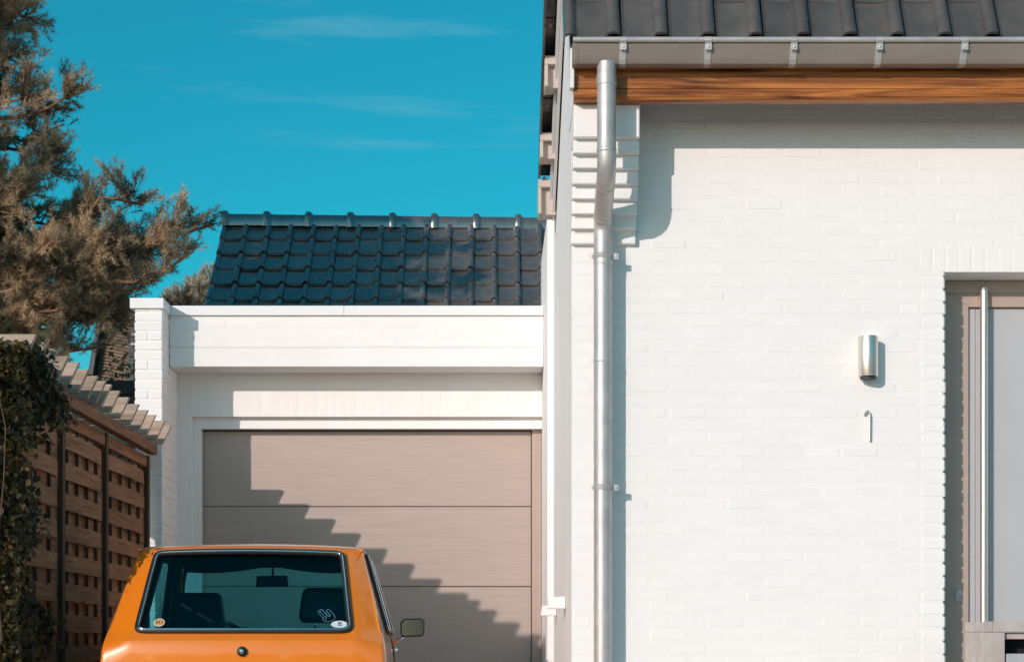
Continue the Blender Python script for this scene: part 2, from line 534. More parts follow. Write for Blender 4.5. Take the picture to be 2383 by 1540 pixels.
for (a, b, z0, z1) in jobs[232:]:
    me = brick_mesh(round(b - a - 0.01, 3), 0.05, round(z1 - z0 - 0.01, 3), 0.008, variant=random.randrange(4))
    o = Vector(((a + b) / 2, YW - random.triangular(0.0000, 0.0017, 0.0009) + 0.025, (z0 + z1) / 2))
    mt = Matrix.Rotation(random.gauss(0, .002), 3, 'Z') @ Matrix.Rotation(random.gauss(0, .0025), 3, 'X')
    rest.add([o + mt @ v.co for v in me.vertices], [tuple(p.vertices) for p in me.polygons])
tag(obj('brick_field', rest, M['paint'], wall, smooth=30), kind='stuff')
# jamb bricks, each course with its rounded end in the doorway
z = 0.62
while z < DTOP - 0.02:
    z1 = min(z + CO, DTOP)
    lay(wall, DX0 - 0.140, DX0 + 0.010 + random.uniform(-.003, .002), YW, z, z1, depth=0.20, proud=0.0018, bev=0.009, gap=0.006, tilt=0.002)
    z = z1
# soldier course over the door
x = DX0 - 0.147
while x < DX1 + 0.12:
    lay(wall, x, x + 0.0765, YW, DTOP - 0.003, DTOP + 0.152, depth=0.20, proud=0.0012, bev=0.007, gap=0.005, tilt=0.002)
    x += 0.0765

# corbel of stepped courses carrying the eave beam
corbel = obj('corbel', MB().prism([(YW, 3.12), (YW, 3.838), (9.87, 3.838), (9.87, 3.67), (YW - 0.015, 3.14)], 'x', XC + 0.012, 0.820), M['paint'], house)
ST = 0.041
for k in range(8):
    yf = YW - ST * (k + 1)
    z0 = 3.13 + CO * k
    if k == 7:
        lay(corbel, XC - 0.004, 0.838, yf, z0, 3.846, depth=0.30, proud=0.0, bev=0.007, gap=0.002, tilt=0.001)
        continue
    cuts = [XC - 0.004, 0.838] if k % 2 == 0 else [XC - 0.004, 0.60 + 0.03 * (k % 3), 0.838]
    for a, b in zip(cuts[:-1], cuts[1:]):
        o = lay(corbel, a, b, yf, z0, z0 + CO, depth=0.16, proud=0.0, bev=0.005, gap=0.002, tilt=0.001, dz=0.002)

# eave beam
YB = 9.762
beam = obj('eave_beam', MB().box(0.462, 6.0, YB, YB + 0.085, 3.905, 4.13), M['eave_wood'], house, bevel=0.003)
obj('lower_trim', MB().prism([(YB - 0.008, 3.862), (YB - 0.002, 3.903), (YB + 0.085, 3.903), (YB + 0.085, 3.846), (YB + 0.004, 3.846)], 'x', 0.464, 6.0), M['eave_wood'], beam, bevel=0.002)
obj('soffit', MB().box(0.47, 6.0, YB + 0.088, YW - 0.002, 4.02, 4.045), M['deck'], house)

# roof: steep front slope, shallow rear slope
RIDGE = (10.27, 5.32)
REAR = (12.72, 4.01)
E0 = Vector((0, 9.665, 4.137))               # eave line of the tiles
d_f = Vector((0, math.cos(R(63)), math.sin(R(63))))
roof = obj('roof', MB().prism([(9.705, 4.115), (RIDGE[0] + 0.02, RIDGE[1] - 0.08), (REAR[0], REAR[1] - 0.06), (REAR[0], REAR[1] - 0.12), (RIDGE[0], RIDGE[1] - 0.18), (9.76, 4.11)], 'x', XC - 0.02, 6.0), M['deck'], house)


def tile_mesh(name, w_, L, roll_w=0.082, roll_h=0.040, th=0.016, verge=0.0, mat='tile', gap=0.006):
    """interlocking tile: pan on the left, rounded roll on the right; x across, y up the slope, z normal"""
    w_ = w_ - gap
    prof = [(0.0, 0.010), (0.007, 0.009), (0.012, 0.002), (0.02, 0.0), (w_ * 0.40, -0.003), (w_ - roll_w - 0.018, 0.0), (w_ - roll_w, 0.008)]
    nr = 7
    for i in range(nr):
        a = math.pi * (1 - i / (nr - 1)) * 0.93 + 0.07 * math.pi
        prof.append((w_ - roll_w / 2 + math.cos(a) * roll_w / 2, 0.008 + math.sin(a) * roll_h))
    prof.append((w_ + 0.001, -0.012))
    if verge:
        prof = [(-0.055, -verge), (-0.058, -verge + 0.02), (-0.056, 0.004), (-0.050, 0.022), (-0.035, 0.034), (-0.016, 0.034), (-0.002, 0.018)] + prof[1:]
    st = [(-0.004, -0.014, 0.80), (0.0, -0.002, 0.95), (0.014, 0.0, 1.0), (L, 0.0, 1.0)]
    P = []
    for (y, dz_, s_) in st:
        P.append([(x, y, zz * (s_ if zz > 0 else 1) + dz_ + 0.034 * (1 - max(0, y) / L)) for (x, zz) in prof])
    mb = MB().grid(P)
    n0 = len(mb.v); wN = len(prof)
    mb.v += [(x, -0.002, zz - th + 0.026) for (x, zz) in prof]
    mb.f += [(j, n0 + j, n0 + j + 1, j + 1) for j in range(wN - 1)]
    me = bpy.data.meshes.new(name)
    me.from_pydata(mb.v, [], mb.f)
    finish_mesh(me, M[mat], 50)
    return me


TW, TG = 0.2585, 0.262
tm_front = tile_mesh('tile', TW, TG + 0.05)
tm_verge = tile_mesh('verge_tile', TW, TG + 0.05, verge=0.10)
rot_f = (R(68), 0, 0)
for r_ in range(4):
    for c_ in range(21):
        x = 0.462 + c_ * TW
        p = E0 + d_f * (TG * r_)
        me = tm_verge if c_ == 0 else tm_front
        inst('tile', me, roof, (x + random.uniform(-.0015, .0015), p.y + random.uniform(-.002, .002), p.z),
             (rot_f[0] + random.gauss(0, .006), random.gauss(0, .005), random.gauss(0, .004)))
# rear slope verge, seen from below along the gable
slope_b = math.atan2(RIDGE[1] - REAR[1], REAR[0] - RIDGE[0])
tb_l = 0.345


def verge_profile_tile():
    pts = []
    mb = MB()
    L = tb_l + 0.05
    # side flange with a curled lower lip (y runs down the slope)
    fl = [(0.0, 0.030), (0.05, 0.036), (L - 0.06, 0.030), (L - 0.02, 0.024), (L, 0.006), (L - 0.004, -0.020), (L - 0.03, -0.045), (L - 0.055, -0.040),
          (L - 0.075, -0.082), (L - 0.12, -0.098), (0.05, -0.098), (0.0, -0.080)]
    mb.prism(fl, 'x', -0.014, 0.0)
    mb.prism([(0, 0.012), (0, 0.036), (L, 0.030), (L, 0.008)], 'x', 0.0, 0.24)
    me = bpy.data.meshes.new('verge_tile')
    me.from_pydata(mb.v, [], mb.f)
    finish_mesh(me, M['tile'], 35)
    return me


vt = verge_profile_tile()
tipm = MB().box(-0.012, 0.05, tb_l - 0.03, tb_l + 0.012, -0.052, -0.022)
for i in range(13):
    s_ = 0.06 + i * tb_l
    y, zz = RIDGE[0] + s_ * math.cos(slope_b), RIDGE[1] - s_ * math.sin(slope_b)
    if y > REAR[0] - 0.3: break
    inst('tile', vt, roof, (XC - 0.118 + random.uniform(-.003, .003), y, zz + 0.0), (-slope_b + 0.035 + random.gauss(0, .008), 0, 0))
    q = Vector((0, math.cos(slope_b), -math.sin(slope_b))); nrm = Vector((0, math.sin(slope_b), math.cos(slope_b)))
    e = Vector((XC - 0.088, y, zz)) + q * (tb_l - 0.012) - nrm * 0.062
    obj('clay_lip', MB().tube([e - nrm * 0.016 - q * 0.02, e, e + nrm * 0.012 + q * 0.012], [0.009, 0.012, 0.010], 8), M['tile_edge'], roof, smooth=True)
# white barge boards below the verge
for off, dep in ((0.030, 0.20), (0.050, 0.11)):
    a = Vector((0, RIDGE[0] + 0.10, RIDGE[1] - 0.13)); ln = 2.45
    q = Vector((0, math.cos(slope_b), -math.sin(slope_b)))
    e = a + q * ln
    obj('barge_board', MB().prism([(a.y, a.z), (e.y, e.z), (e.y, e.z - dep), (a.y, a.z - dep)], 'x', XC - off, XC - off + 0.018), M['paint_trim'], house)
pf = [(9.705, 4.10), (10.32, 5.17), (10.42, 5.12), (10.42, 4.98), (9.79, 3.90), (9.73, 3.90)]
obj('barge_board', MB().prism(pf, 'x', XC - 0.028, XC - 0.006), M['paint_trim'], house, bevel=0.002)
obj('gable_return', MB().prism([(9.83, 3.85), (9.83, 4.20), (10.32, 5.05), (YW + 0.25, 5.02), (YW + 0.25, 3.85)], 'x', XC - 0.004, XC + 0.1), M['paint'], house)
# white blocks toned beige for verge shade: plate, side flange and a set-back block
for (yc, ztop, wd, hh) in ((11.40, 4.632, 0.116, 0.195), (12.0, 4.309, 0.129, 0.168), (12.40, 4.095, 0.130, 0.24)):
    x1 = XC - 0.001
    x0 = x1 - wd
    mb = MB()
    mb.box(x0, x1, yc, yc + 0.20, ztop - 0.055, ztop)
    mb.box(x0, x0 + 0.022, yc + 0.003, yc + 0.20, ztop - hh, ztop - 0.056)
    mb.box(x0 + 0.023, x1 - 0.004, yc + 0.055, yc + 0.20, ztop - hh + 0.002, ztop - 0.057)
    obj('verge_block', mb, M['stub'], house, bevel=0.003)
# two small stubs low on the side wall
for (yc, zc) in ((10.95, 1.085), (12.45, 1.062)):
    obj('wall_stub', MB().prism([(XC - 0.112, zc - 0.036), (XC - 0.002, zc - 0.036), (XC - 0.002, zc + 0.042), (XC - 0.104, zc + 0.036)], 'y', yc, yc + 0.07), M['paint'], house, bevel=0.006)

# gutter
GX0, GX1 = 0.456, 6.0
prof = [(9.612, 4.112), (9.608, 4.098), (9.628, 4.052), (9.638, 4.026), (9.652, 4.008), (9.700, 4.003), (9.735, 4.008), (9.738, 4.125)]
gt = MB()
gt.grid([[(x, p[0], p[1]) for p in prof] for x in (GX0, GX1)])
gt.grid([[(x, p[0] + (0.003 if p[0] < 9.69 else -0.003), p[1] + 0.003) for p in prof] for x in (GX1, GX0)])
gt.add([(GX0 - 0.001, p[0], p[1]) for p in prof], [tuple(range(len(prof)))])
gutter = obj('gutter', gt, M['gutter'], house, smooth=35)
obj('bead', MB().tube([(GX0 - 0.006, 9.600, 4.122), (GX1, 9.600, 4.122)], 0.0150, 12), M['zinc'], gutter, smooth=40)
obj('end_cap', MB().prism([(p[0] - 0.002 if p[0] < 9.7 else p[0], p[1] - 0.001) for p in prof], 'x', GX0 - 0.006, GX0 + 0.022), M['gutter'], gutter)
x = at(1450, 100, 9.6).x
while x < 5.9:
    mb = MB()
    out = [(9.616, 4.139), (9.598, 4.139), (9.583, 4.128), (9.5825, 4.112), (9.595, 4.100), (9.6035, 4.094), (9.624, 4.050), (9.634, 4.024), (9.650, 4.004), (9.700, 3.999)]
    inn = [(p[0] + 0.004, p[1] + 0.001) for p in out]
    wd = 0.0185
    P = []
    for xx, pr in ((x - wd, inn), (x - wd, out), (x + wd, out), (x + wd, inn)):
        P.append([(xx, p[0], p[1]) for p in pr])
    mb.grid(P)
    mb.box(x - wd, x + wd, 9.5955, 9.6005, 4.066, 4.100)
    b_ = obj('bracket', mb, M['zinc'], gutter, bevel=0.0012, seg=1)
    obj('screw', MB().lathe([(0.0005, -0.004), (0.004, -0.0035), (0.0062, -0.001), (0.0062, 0.002)], (x + 0.001, 9.594, 4.082), 10, 'y'), M['steel'], gutter, smooth=True)
    x += 0.463 + random.uniform(-0.004, 0.004)

# downpipe with swan neck
PX = 0.643
pr_ = 0.0525
path = [(PX - .004, 9.682, 4.02), (PX - .004, 9.682, 3.535)]
TH = R(62)
for i in range(1, 9):                          # upper elbow
    a = TH * i / 8
    rad = 0.17
    path.append((PX - .003, 9.682 + rad * (1 - math.cos(a)), 3.535 - rad * math.sin(a)))
lx = Vector(path[-1])
dirn = Vector((0, math.sin(TH), -math.cos(TH)))
tot = 10.062 - lx.y
low_r = 0.10
straight = (tot - low_r * (1 - math.cos(TH))) / math.sin(TH)
joint1 = lx + dirn * 0.02
path.append(lx + dirn * straight * 0.5)
path.append(lx + dirn * straight)
ex = Vector(path[-1])
for i in range(1, 7):
    a = TH * (1 - i / 6)
    path.append((PX, ex.y + low_r * (math.cos(a) - math.cos(TH)), ex.z - low_r * (math.sin(TH) - math.sin(a))))
end = Vector(path[-1])
pipe_low = 0.1
path += [(PX, end.y, end.z - 0.05), (PX, end.y, pipe_low)]
pipe = obj('downpipe', MB().tube(path, pr_, 28), M['zinc'], house, smooth=40)
obj('collar', MB().lathe([(pr_, -0.03), (pr_ + 0.003, -0.028), (pr_ + 0.003, 0.028), (pr_, 0.03)], (PX - .004, 9.682, 3.925), 28), M['zinc'], pipe, smooth=40)


def ring(p, d, name='joint_ring', w_=0.012, dr=0.003):
    d = Vector(d).normalized()
    obj(name, MB().tube([Vector(p) - d * w_, Vector(p) - d * w_ * 0.6, Vector(p) + d * w_ * 0.6, Vector(p) + d * w_], [pr_ + 0.0002, pr_ + dr, pr_ + dr, pr_ + 0.0002], 28, cap=False), M['zinc'], pipe, smooth=True)


ring((PX - .004, 9.682, 3.54), (0, 0, 1))
ring(joint1, dirn)
ring(ex, dirn)
ring((PX, end.y, end.z - 0.16), (0, 0, 1), w_=0.02, dr=0.002)
ring((PX, end.y, CAMH + (CY - 838) / F * 10.06), (0, 0, 1), w_=0.014, dr=0.002)
for py in (597, 1134):
    zc = CAMH + (CY - py) / F * 10.06
    mb = MB().lathe([(pr_ + 0.001, -0.016), (pr_ + 0.005, -0.014), (pr_ + 0.003, -0.008), (pr_ + 0.006, 0.0), (pr_ + 0.003, 0.008), (pr_ + 0.005, 0.014), (pr_ + 0.001, 0.016)], (PX, end.y, zc), 24)
    mb.box(PX + pr_ + 0.002, PX + pr_ + 0.036, end.y - 0.012, end.y - 0.008, zc - 0.017, zc + 0.017)
    mb.box(PX + pr_ + 0.002, PX + pr_ + 0.034, end.y + 0.000, end.y + 0.004, zc - 0.016, zc + 0.016)
    mb.box(PX - pr_ - 0.012, PX - pr_ - 0.002, end.y - 0.004, end.y + 0.004, zc - 0.010, zc + 0.010)
    mb.tube([(PX, end.y + pr_, zc), (PX, YW, zc)], 0.006, 8)
    c_ = obj('clamp', mb, M['zinc'], pipe, smooth=35)
    obj('screw', MB().lathe([(0.0005, -0.004), (0.005, -0.003), (0.006, 0.0)], (PX + pr_ + 0.022, end.y - 0.012, zc), 10, 'y'), M['steel'], pipe, smooth=True)

# front door
YD = YW + 0.242
door = obj('front_door', MB().box(2.828, 3.70, YD + 0.030, YD + 0.075, 0.42, 2.818), M['door_leaf'], house)
fr = MB()
fr.prism([(DX0 + 0.013, 2.974), (DX1 - 0.002, 2.974), (DX1 - 0.002, 2.820), (2.826, 2.820)], 'y', YD, YD + 0.07)
fr.prism([(DX0 + 0.013, 0.42), (DX0 + 0.013, 2.974), (2.826, 2.820), (2.826, 0.42)], 'y', YD + 0.0005, YD + 0.0705)
fr.box(3.702, DX1 - 0.002, YD, YD + 0.07, 0.42, 2.818)
obj('door_frame', fr, M['taupe_frame'], door, bevel=0.002)
obj('frame_bead', MB().box(DX0 + 0.011, DX0 + 0.052, YD - 0.012, YD - 0.001, 0.42, 2.93), M['taupe_frame'], door, bevel=0.002)
obj('frame_bead', MB().box(DX0 + 0.053, DX1 - 0.003, YD - 0.012, YD - 0.001, 2.900, 2.973), M['taupe_frame'], door, bevel=0.002)
obj('leaf_edge', MB().box(2.831, 2.873, YD + 0.024, YD + 0.0295, 0.43, 2.812), M['door_leaf'], door, bevel=0.002)
obj('leaf_edge', MB().box(2.8765, 3.69, YD + 0.026, YD + 0.0295, 0.43, 2.812), M['door_leaf'], door, bevel=0.001)
hx = at(2295, 700, 10.32).x
ht = CAMH + (CY - 667) / F * 10.32
hy = YD - 0.045
hd = MB().tube([(hx, hy, ht), (hx, hy, 0.55)], 0.0235, 20)
hd.tube([(hx - 0.004, hy + 0.004, ht - 0.045), (hx - 0.010, YD - 0.0005, ht - 0.040)], 0.019, 14)
hd.tube([(hx - 0.004, hy + 0.004, 0.75), (hx - 0.010, YD + 0.026, 0.75)], 0.019, 14)
obj('pull_bar', hd, M['steel'], door, smooth=40)
ks = at(2229.5, 1383, YD)
kp = obj('key_switch', MB().box(ks.x - 0.019, ks.x + 0.019, YD - 0.012, YD - 0.0005, ks.z - 0.037, ks.z + 0.037), M['box_grey'], door, bevel=0.002)
obj('cylinder_lock', MB().lathe([(0.009, -0.003), (0.010, -0.002), (0.010, 0.002)], (ks.x, YD - 0.013, ks.z + 0.012), 16, 'y'), M['zinc'], door, smooth=40)
obj('cylinder_lock', MB().box(ks.x - 0.006, ks.x + 0.004, YD - 0.0172, YD - 0.0155, ks.z + 0.0108, ks.z + 0.0135).box(ks.x - 0.005, ks.x + 0.005, YD - 0.0135, YD - 0.0115, ks.z - 0.024, ks.z + 0.001), M['zinc'], door)

# wall lamp and house number
lp = at(2014.5, 834, YW)
lamp = thing('wall_lamp', 'brushed steel cylinder lamp on white brick wall beside front door', 'lamp', (lp.x, YW - 0.06, lp.z - 0.115))
obj('lamp_body', MB().lathe([(0.050, -0.1135), (0.0555, -0.115), (0.0565, -0.113), (0.0565, 0.113), (0.0555, 0.115), (0.050, 0.1135)], (lp.x, YW - 0.064, lp.z), 36), M['steel'], lamp, smooth=35)
obj('mount', MB().box(lp.x - 0.03, lp.x + 0.03, YW - 0.02, YW - 0.001, lp.z - 0.07, lp.z + 0.07), M['steel'], lamp)
obj('lens', MB().lathe([(0.046, -0.010), (0.046, 0.0), (0.03, 0.004)], (lp.x, YW - 0.064, lp.z - 0.118), 24), M['dark_print'], lamp, smooth=35)
n0, n1, n2, n3 = at(2008, 966, YW), at(2015, 958.5, YW), at(2021.5, 962, YW), at(2022, 1026, YW)
yn = YW - 0.018
curve = [(n0.x, yn, n0.z), ((n0.x + n1.x) / 2, yn, (n0.z + n1.z) / 2), (n1.x, yn, n1.z), (n1.x + 0.008, yn, n1.z + 0.001), (n2.x - 0.002, yn, n2.z + 0.003), (n2.x + 0.001, yn, n2.z - 0.006), (n2.x + 0.002, yn, n2.z - 0.02), (n3.x, yn, n3.z)]
num = MB().tube(curve, 0.0065, 12)
num.tube([(n3.x, yn, n3.z + 0.02), (n3.x, YW + 0.002, n3.z + 0.02)], 0.004, 8)
num.tube([(n2.x + 0.002, yn, n2.z - 0.025), (n2.x + 0.002, YW + 0.002, n2.z - 0.025)], 0.004, 8)
tag(obj('house_number', num, M['steel'], smooth=40), 'steel house number 1 bent from rod, below the cylinder lamp', 'house number')

# letterbox pillar in front of the door
mb0 = at(2287, 1445, 9.2)
LX, LZ, LY = mb0.x, mb0.z, 9.2
lbx = thing('letterbox', 'taupe stone letterbox pillar with dark slot in front of the door', 'letterbox', (LX + 0.25, LY + 0.15, 0))
cw = 0.115
fz = LZ - 0.056
f1 = MB()
f1.box(LX, LX + cw, LY, LY + 0.34, 0, fz - 0.001)
obj('pillar', f1, M['stone'], lbx, bevel=0.002)
obj('pillar', MB().box(LX + 0.48 - cw, LX + 0.48, LY, LY + 0.34, 0, fz - 0.001), M['stone'], lbx, bevel=0.002)
obj('top_slab', MB().box(LX, LX + 0.0515, LY - 0.001, LY + 0.34, fz + 0.001, LZ), M['stone'], lbx, bevel=0.002)
obj('top_slab', MB().box(LX + 0.0525, LX + 0.48, LY - 0.001, LY + 0.34, fz + 0.001, LZ), M['stone'], lbx, bevel=0.002)
ix0, ix1 = LX + cw + 0.001, LX + 0.48 - cw - 0.001
obj('slot_back', MB().box(ix0, ix1, LY + 0.16, LY + 0.30, 0.2, fz - 0.002), M['black_void'], lbx)
obj('slot_lip', MB().box(ix0 + 0.008, ix1 - 0.008, LY + 0.03, LY + 0.14, fz - 0.036, fz - 0.006), M['stone'], lbx, bevel=0.002)
obj('drawer', MB().box(ix0 + 0.010, ix1 - 0.010, LY + 0.02, LY + 0.15, 0.45, fz - 0.112), M['box_grey'], lbx, bevel=0.008)
obj('lower_panel', MB().box(ix0, ix1, LY + 0.02, LY + 0.15, 0.0, 0.448), M['stone'], lbx)

# ================================================================== GARAGE
YP, YQ = 13.84, 13.55                        # parapet face, pilaster face
YL, YR, YG = 14.20, 14.262, 14.37            # lintel wall, inner band, door
garage = thing('garage', 'white brick garage with taupe panel door and flat parapet roof', 'garage', (-1.0, 15, 0))
PXL, PXR = -2.736, -2.521
zpb = CAMH + (CY - 853) / F * YP              # parapet underside
zpt = CAMH + (CY - 735) / F * YP              # parapet top under the coping
GWR = XC - 0.052
par = MB().box(PXR + 0.002, GWR, YP, YP + 0.30, zpb + 0.152, zpt)
gw = obj('parapet', par, M['paint'], garage)
obj('parapet_band', MB().box(PXR + 0.002, GWR, YP - 0.002, YP + 0.32, zpb, zpb + 0.150), M['paint'], garage, bevel=0.004)
z = zpb + 0.151
k = 0
while z < zpt - 0.03:
    z1 = min(z + 0.0745, zpt - 0.001)
    x = PXR + 0.004 - (0.11 if k % 2 else 0.0)
    while x < GWR - 0.03:
        a, b = max(x, PXR + 0.004), min(x + 0.2215, GWR - 0.002)
        if b - a > 0.03:
            lay(gw, a, b, YP, z, z1, bev=0.007, gap=0.009)
        x += 0.2215
    z = z1; k += 1
# lintel wall with soldier course
zli = CAMH + (CY - 969) / F * YL              # bottom edge of lintel wall
ztd = CAMH + (CY - 997) / F * YR              # bottom edge of the inner band
xl1 = at(446, 970, YL).x
xd0, xd1 = at(472, 1005, YG).x, at(1236, 1005, YG).x
lw = MB()
lw.box(PXR - 0.05, GWR, YL, YL + 0.06, zli, zpt - 0.25)
lw.box(PXR - 0.05, xl1, YL, YL + 0.06, 0, zli - 0.001)
lw.box(xl1 - 0.05, GWR, YR, YR + 0.08, ztd, zpt - 0.3)
lw.box(xl1 - 0.05, xd0 + 0.002, YR, YR + 0.08, 0, ztd - 0.001)
gl = obj('lintel_wall', lw, M['paint'], garage)
x = xl1 - 0.05
while x < GWR - 0.04:
    lay(gl, x, min(x + 0.0765, GWR - 0.002), YL, zli + 0.0, zli + 0.24, proud=0.0008, bev=0.008, gap=0.006, tilt=0.002)
    x += 0.0765
# pilaster
pl = obj('pilaster', MB().box(PXL + 0.006, PXR - 0.006, YQ + 0.006, 14.55, 0, CAMH + (CY - 717) / F * YQ - 0.002), M['paint'], garage)
ptop = CAMH + (CY - 717) / F * 13.53
z = 0.62; k = 0
while z < ptop - 0.02:
    z1 = min(z + 0.0745, ptop - 0.001)
    ys = [YQ, YQ + 0.215, YQ + 0.43, YQ + 0.645] if k % 2 else [YQ, YQ + 0.105, YQ + 0.32, YQ + 0.535, YQ + 0.645]
    for i, (a, b) in enumerate(zip(ys[:-1], ys[1:])):
        if i == 0 and k % 3 == 1:
            mid = PXL + 0.107
            for (xa, xb) in ((PXL, mid), (mid, PXR)):
                me = brick_mesh(xb - xa - (0.004), b - a - 0.004, z1 - z - 0.006, 0.007, variant=random.randrange(3))
                inst('brick', me, pl, ((xa + xb) / 2, (a + b) / 2 + random.uniform(-.002, .002), (z + z1) / 2))
        else:
            me = brick_mesh(PXR - PXL, b - a - 0.005, z1 - z - 0.006, 0.007, variant=random.randrange(3))
            inst('brick', me, pl, ((PXL + PXR) / 2 + random.uniform(-.002, .002), (a + b) / 2 + (random.uniform(-.002, .002) if i == 0 else 0), (z + z1) / 2))
    z = z1; k += 1
# metal coping
c0 = at(302, 693, 13.53); c1 = at(380.5, 717, 13.53)
pc = MB().box(c0.x, c1.x, 13.53, 14.2, c1.z, c0.z)
obj('pilaster_coping', pc, M['paint_trim'], garage, bevel=0.003)
cz0, cz1 = zpt + 0.001, CAMH + (CY - 711) / F * 13.815
xm = at(1290 * 0.62, 700, 13.8).x
obj('coping', MB().box(c1.x + 0.001, xm, 13.815, 14.2, cz0, cz1), M['paint_trim'], garage, bevel=0.003)
obj('coping', MB().box(xm + 0.002, XC - 0.052, 13.816, 14.2, cz0, cz1), M['paint_trim'], garage, bevel=0.003)
obj('flat_roof', MB().box(PXL + 0.02, XC - 0.06, 14.2, 18.0, 3.15, 3.2), M['deck'], garage)
obj('flank_wall', MB().box(PXL + 0.008, PXL + 0.2, 14.56, 18.0, 0, 3.14), M['paint'], garage)
obj('soffit', MB().box(PXR + 0.002, GWR, YP + 0.322, YL - 0.001, zpb + 0.004, zpb + 0.06), M['paint'], garage)
# door with its panels and right-hand frame post
gd = obj('garage_door', MB().box(xd0 - 0.1, XC - 0.052, YG + 0.03, YG + 0.06, 0, ztd + 0.2), M['taupe'], garage)
zj = [0.0, 0.0 + CAMH + (CY - 1364) / F * YG - 0.652 * 1, CAMH + (CY - 1364) / F * YG, CAMH + (CY - 1178) / F * YG, CAMH + (CY - 1178) / F * YG + 0.652]
for a, b in zip(zj[:-1], zj[1:]):
    obj('panel', MB().box(xd0 - 0.05, xd1, YG, YG + 0.028, a + 0.003, b - 0.003), M['taupe'], gd, bevel=0.004)
obj('door_post', MB().box(xd1 + 0.006, XC - 0.053, YG - 0.03, YG + 0.028, 0, ztd + 0.1), M['taupe_frame'], gd, bevel=0.003)
obj('top_seal', MB().box(xd0 - 0.05, xd1 + 0.003, YG - 0.012, YG - 0.001, CAMH + (CY - 1004) / F * YG, ztd + 0.1), M['rubber'], gd)

# ================================================================== NEIGHBOUR ROOF behind the garage
nb = thing('neighbour_house', 'low house behind the garage with dark glazed tile roof and round ridge', 'house', (-1, 20, 0))
NZ, NY = 5.70, 20.3
pitch = R(43)
nx0, nx1 = -3.07, 1.7
nl = 2.75
deck = MB().prism([(NY + 0.05, NZ - 0.10), (NY + 0.05 - nl * math.cos(pitch), NZ - 0.10 - nl * math.sin(pitch)), (NY + 0.05 - nl * math.cos(pitch), NZ - 0.25 - nl * math.sin(pitch)), (NY + 0.05, NZ - 0.28),
                   (NY + 0.05 + nl * math.cos(pitch), NZ - 0.25 - nl * math.sin(pitch)), (NY + 0.05 + nl * math.cos(pitch), NZ - 0.10 - nl * math.sin(pitch))], 'x', nx0 + 0.03, nx1)
nroof = obj('roof', deck, M['deck'], nb)
tm_n = tile_mesh('tile', TW, 0.36, roll_w=0.070, roll_h=0.038, mat='tile_far', gap=0.003)
tm_nv = tile_mesh('verge_tile', TW, 0.36, roll_w=0.070, roll_h=0.038, verge=0.09, mat='tile_far', gap=0.003)
NG = 0.318
for r_ in range(8):
    s_ = 0.06 + (r_ + 1) * NG
    y, zz = NY - s_ * math.cos(pitch), NZ - 0.055 - s_ * math.sin(pitch)
    for c_ in range(18):
        x = nx0 + 0.05 + c_ * TW
        if x > 1.45: break
        inst('tile', tm_nv if c_ == 0 else tm_n, nroof, (x + random.uniform(-.002, .002), y + random.uniform(-.003, .003), zz),
             (pitch + random.gauss(0, .012), random.gauss(0, .008), random.gauss(0, .006)))
rm = MB()
half = []
for (xx, rr) in ((0.0, 0.148), (0.012, 0.158), (0.055, 0.160), (0.07, 0.148), (0.085, 0.125), (0.10, 0.122), (0.52, 0.118)):
    half.append([(xx, math.cos(math.pi * (i / 10) * 1.16 - 0.08 * math.pi) * rr * 0.86, math.sin(math.pi * (i / 10) * 1.16 - 0.08 * math.pi) * rr - 0.015) for i in range(11)])
rm.grid(half)
rm.v += [(0.0, 0, -0.02)]; n_ = len(rm.v) - 1
rm.f += [(i, i + 1, n_) for i in range(10)]
rme = bpy.data.meshes.new('ridge_tile'); rme.from_pydata(rm.v, [], rm.f); finish_mesh(rme, M['tile_far'], 50)
x = nx0 - 0.02
while x < 1.4:
    inst('ridge_tile', rme, nroof, (x, NY, NZ - 0.045 - 0.012 * (x - nx0)), (random.gauss(0, .01), random.gauss(0.004, .004), random.gauss(0, .004)))
    x += 0.482
obj('wall', MB().box(nx0 + 0.25, nx1, NY - 1.75, NY + 1.8, 0, NZ - 1.95), M['paint'], nb)
obj('gable', MB().prism([(NY - 1.75, NZ - 1.96), (NY + 1.8, NZ - 1.96), (NY + 0.05, NZ - 0.29)], 'x', nx0 + 0.25, nx0 + 0.4), M['paint'], nb)

# ================================================================== FENCE
XF = -2.63
fence = thing('fence', 'brown woven slat fence with sloping cap boards beside the orange car', 'fence', (XF, 11, 0))
posts = [13.40, 11.95, 10.73, 9.30]
PZ = 2.256
for y in posts:
    obj('post', MB().box(XF - 0.035, XF + 0.035, y - 0.035, y + 0.035, 0, PZ), M['batten_wood'], fence, bevel=0.004)
# slat meshes: bowed strips
def slat_mesh(L, bow, hgt=0.098, th=0.007):
    n = 10
    mb = MB()
    P = []
    for (t, zz) in ((0, -hgt / 2), (0, hgt / 2)):
        P.append([(bow * math.sin(math.pi * i / n) ** 0.5 * (1 if True else 0), -L / 2 + L * i / n, zz) for i in range(n + 1)])
    Q = [[(p[0] + th, p[1], p[2]) for p in row] for row in P]
    mb.grid(P); mb.grid(Q[::-1])
    w_ = n + 1
    N0 = 2 * w_
    for i in range(n):
        mb.f.append((i, i + 1, N0 + w_ + i + 1, N0 + w_ + i))
        mb.f.append((w_ + i, N0 + i, N0 + i + 1, w_ + i + 1))
    me = bpy.data.meshes.new('slat')
    me.from_pydata(mb.v, [], mb.f)
    finish_mesh(me, M['fence_wood'], 40)
    return me


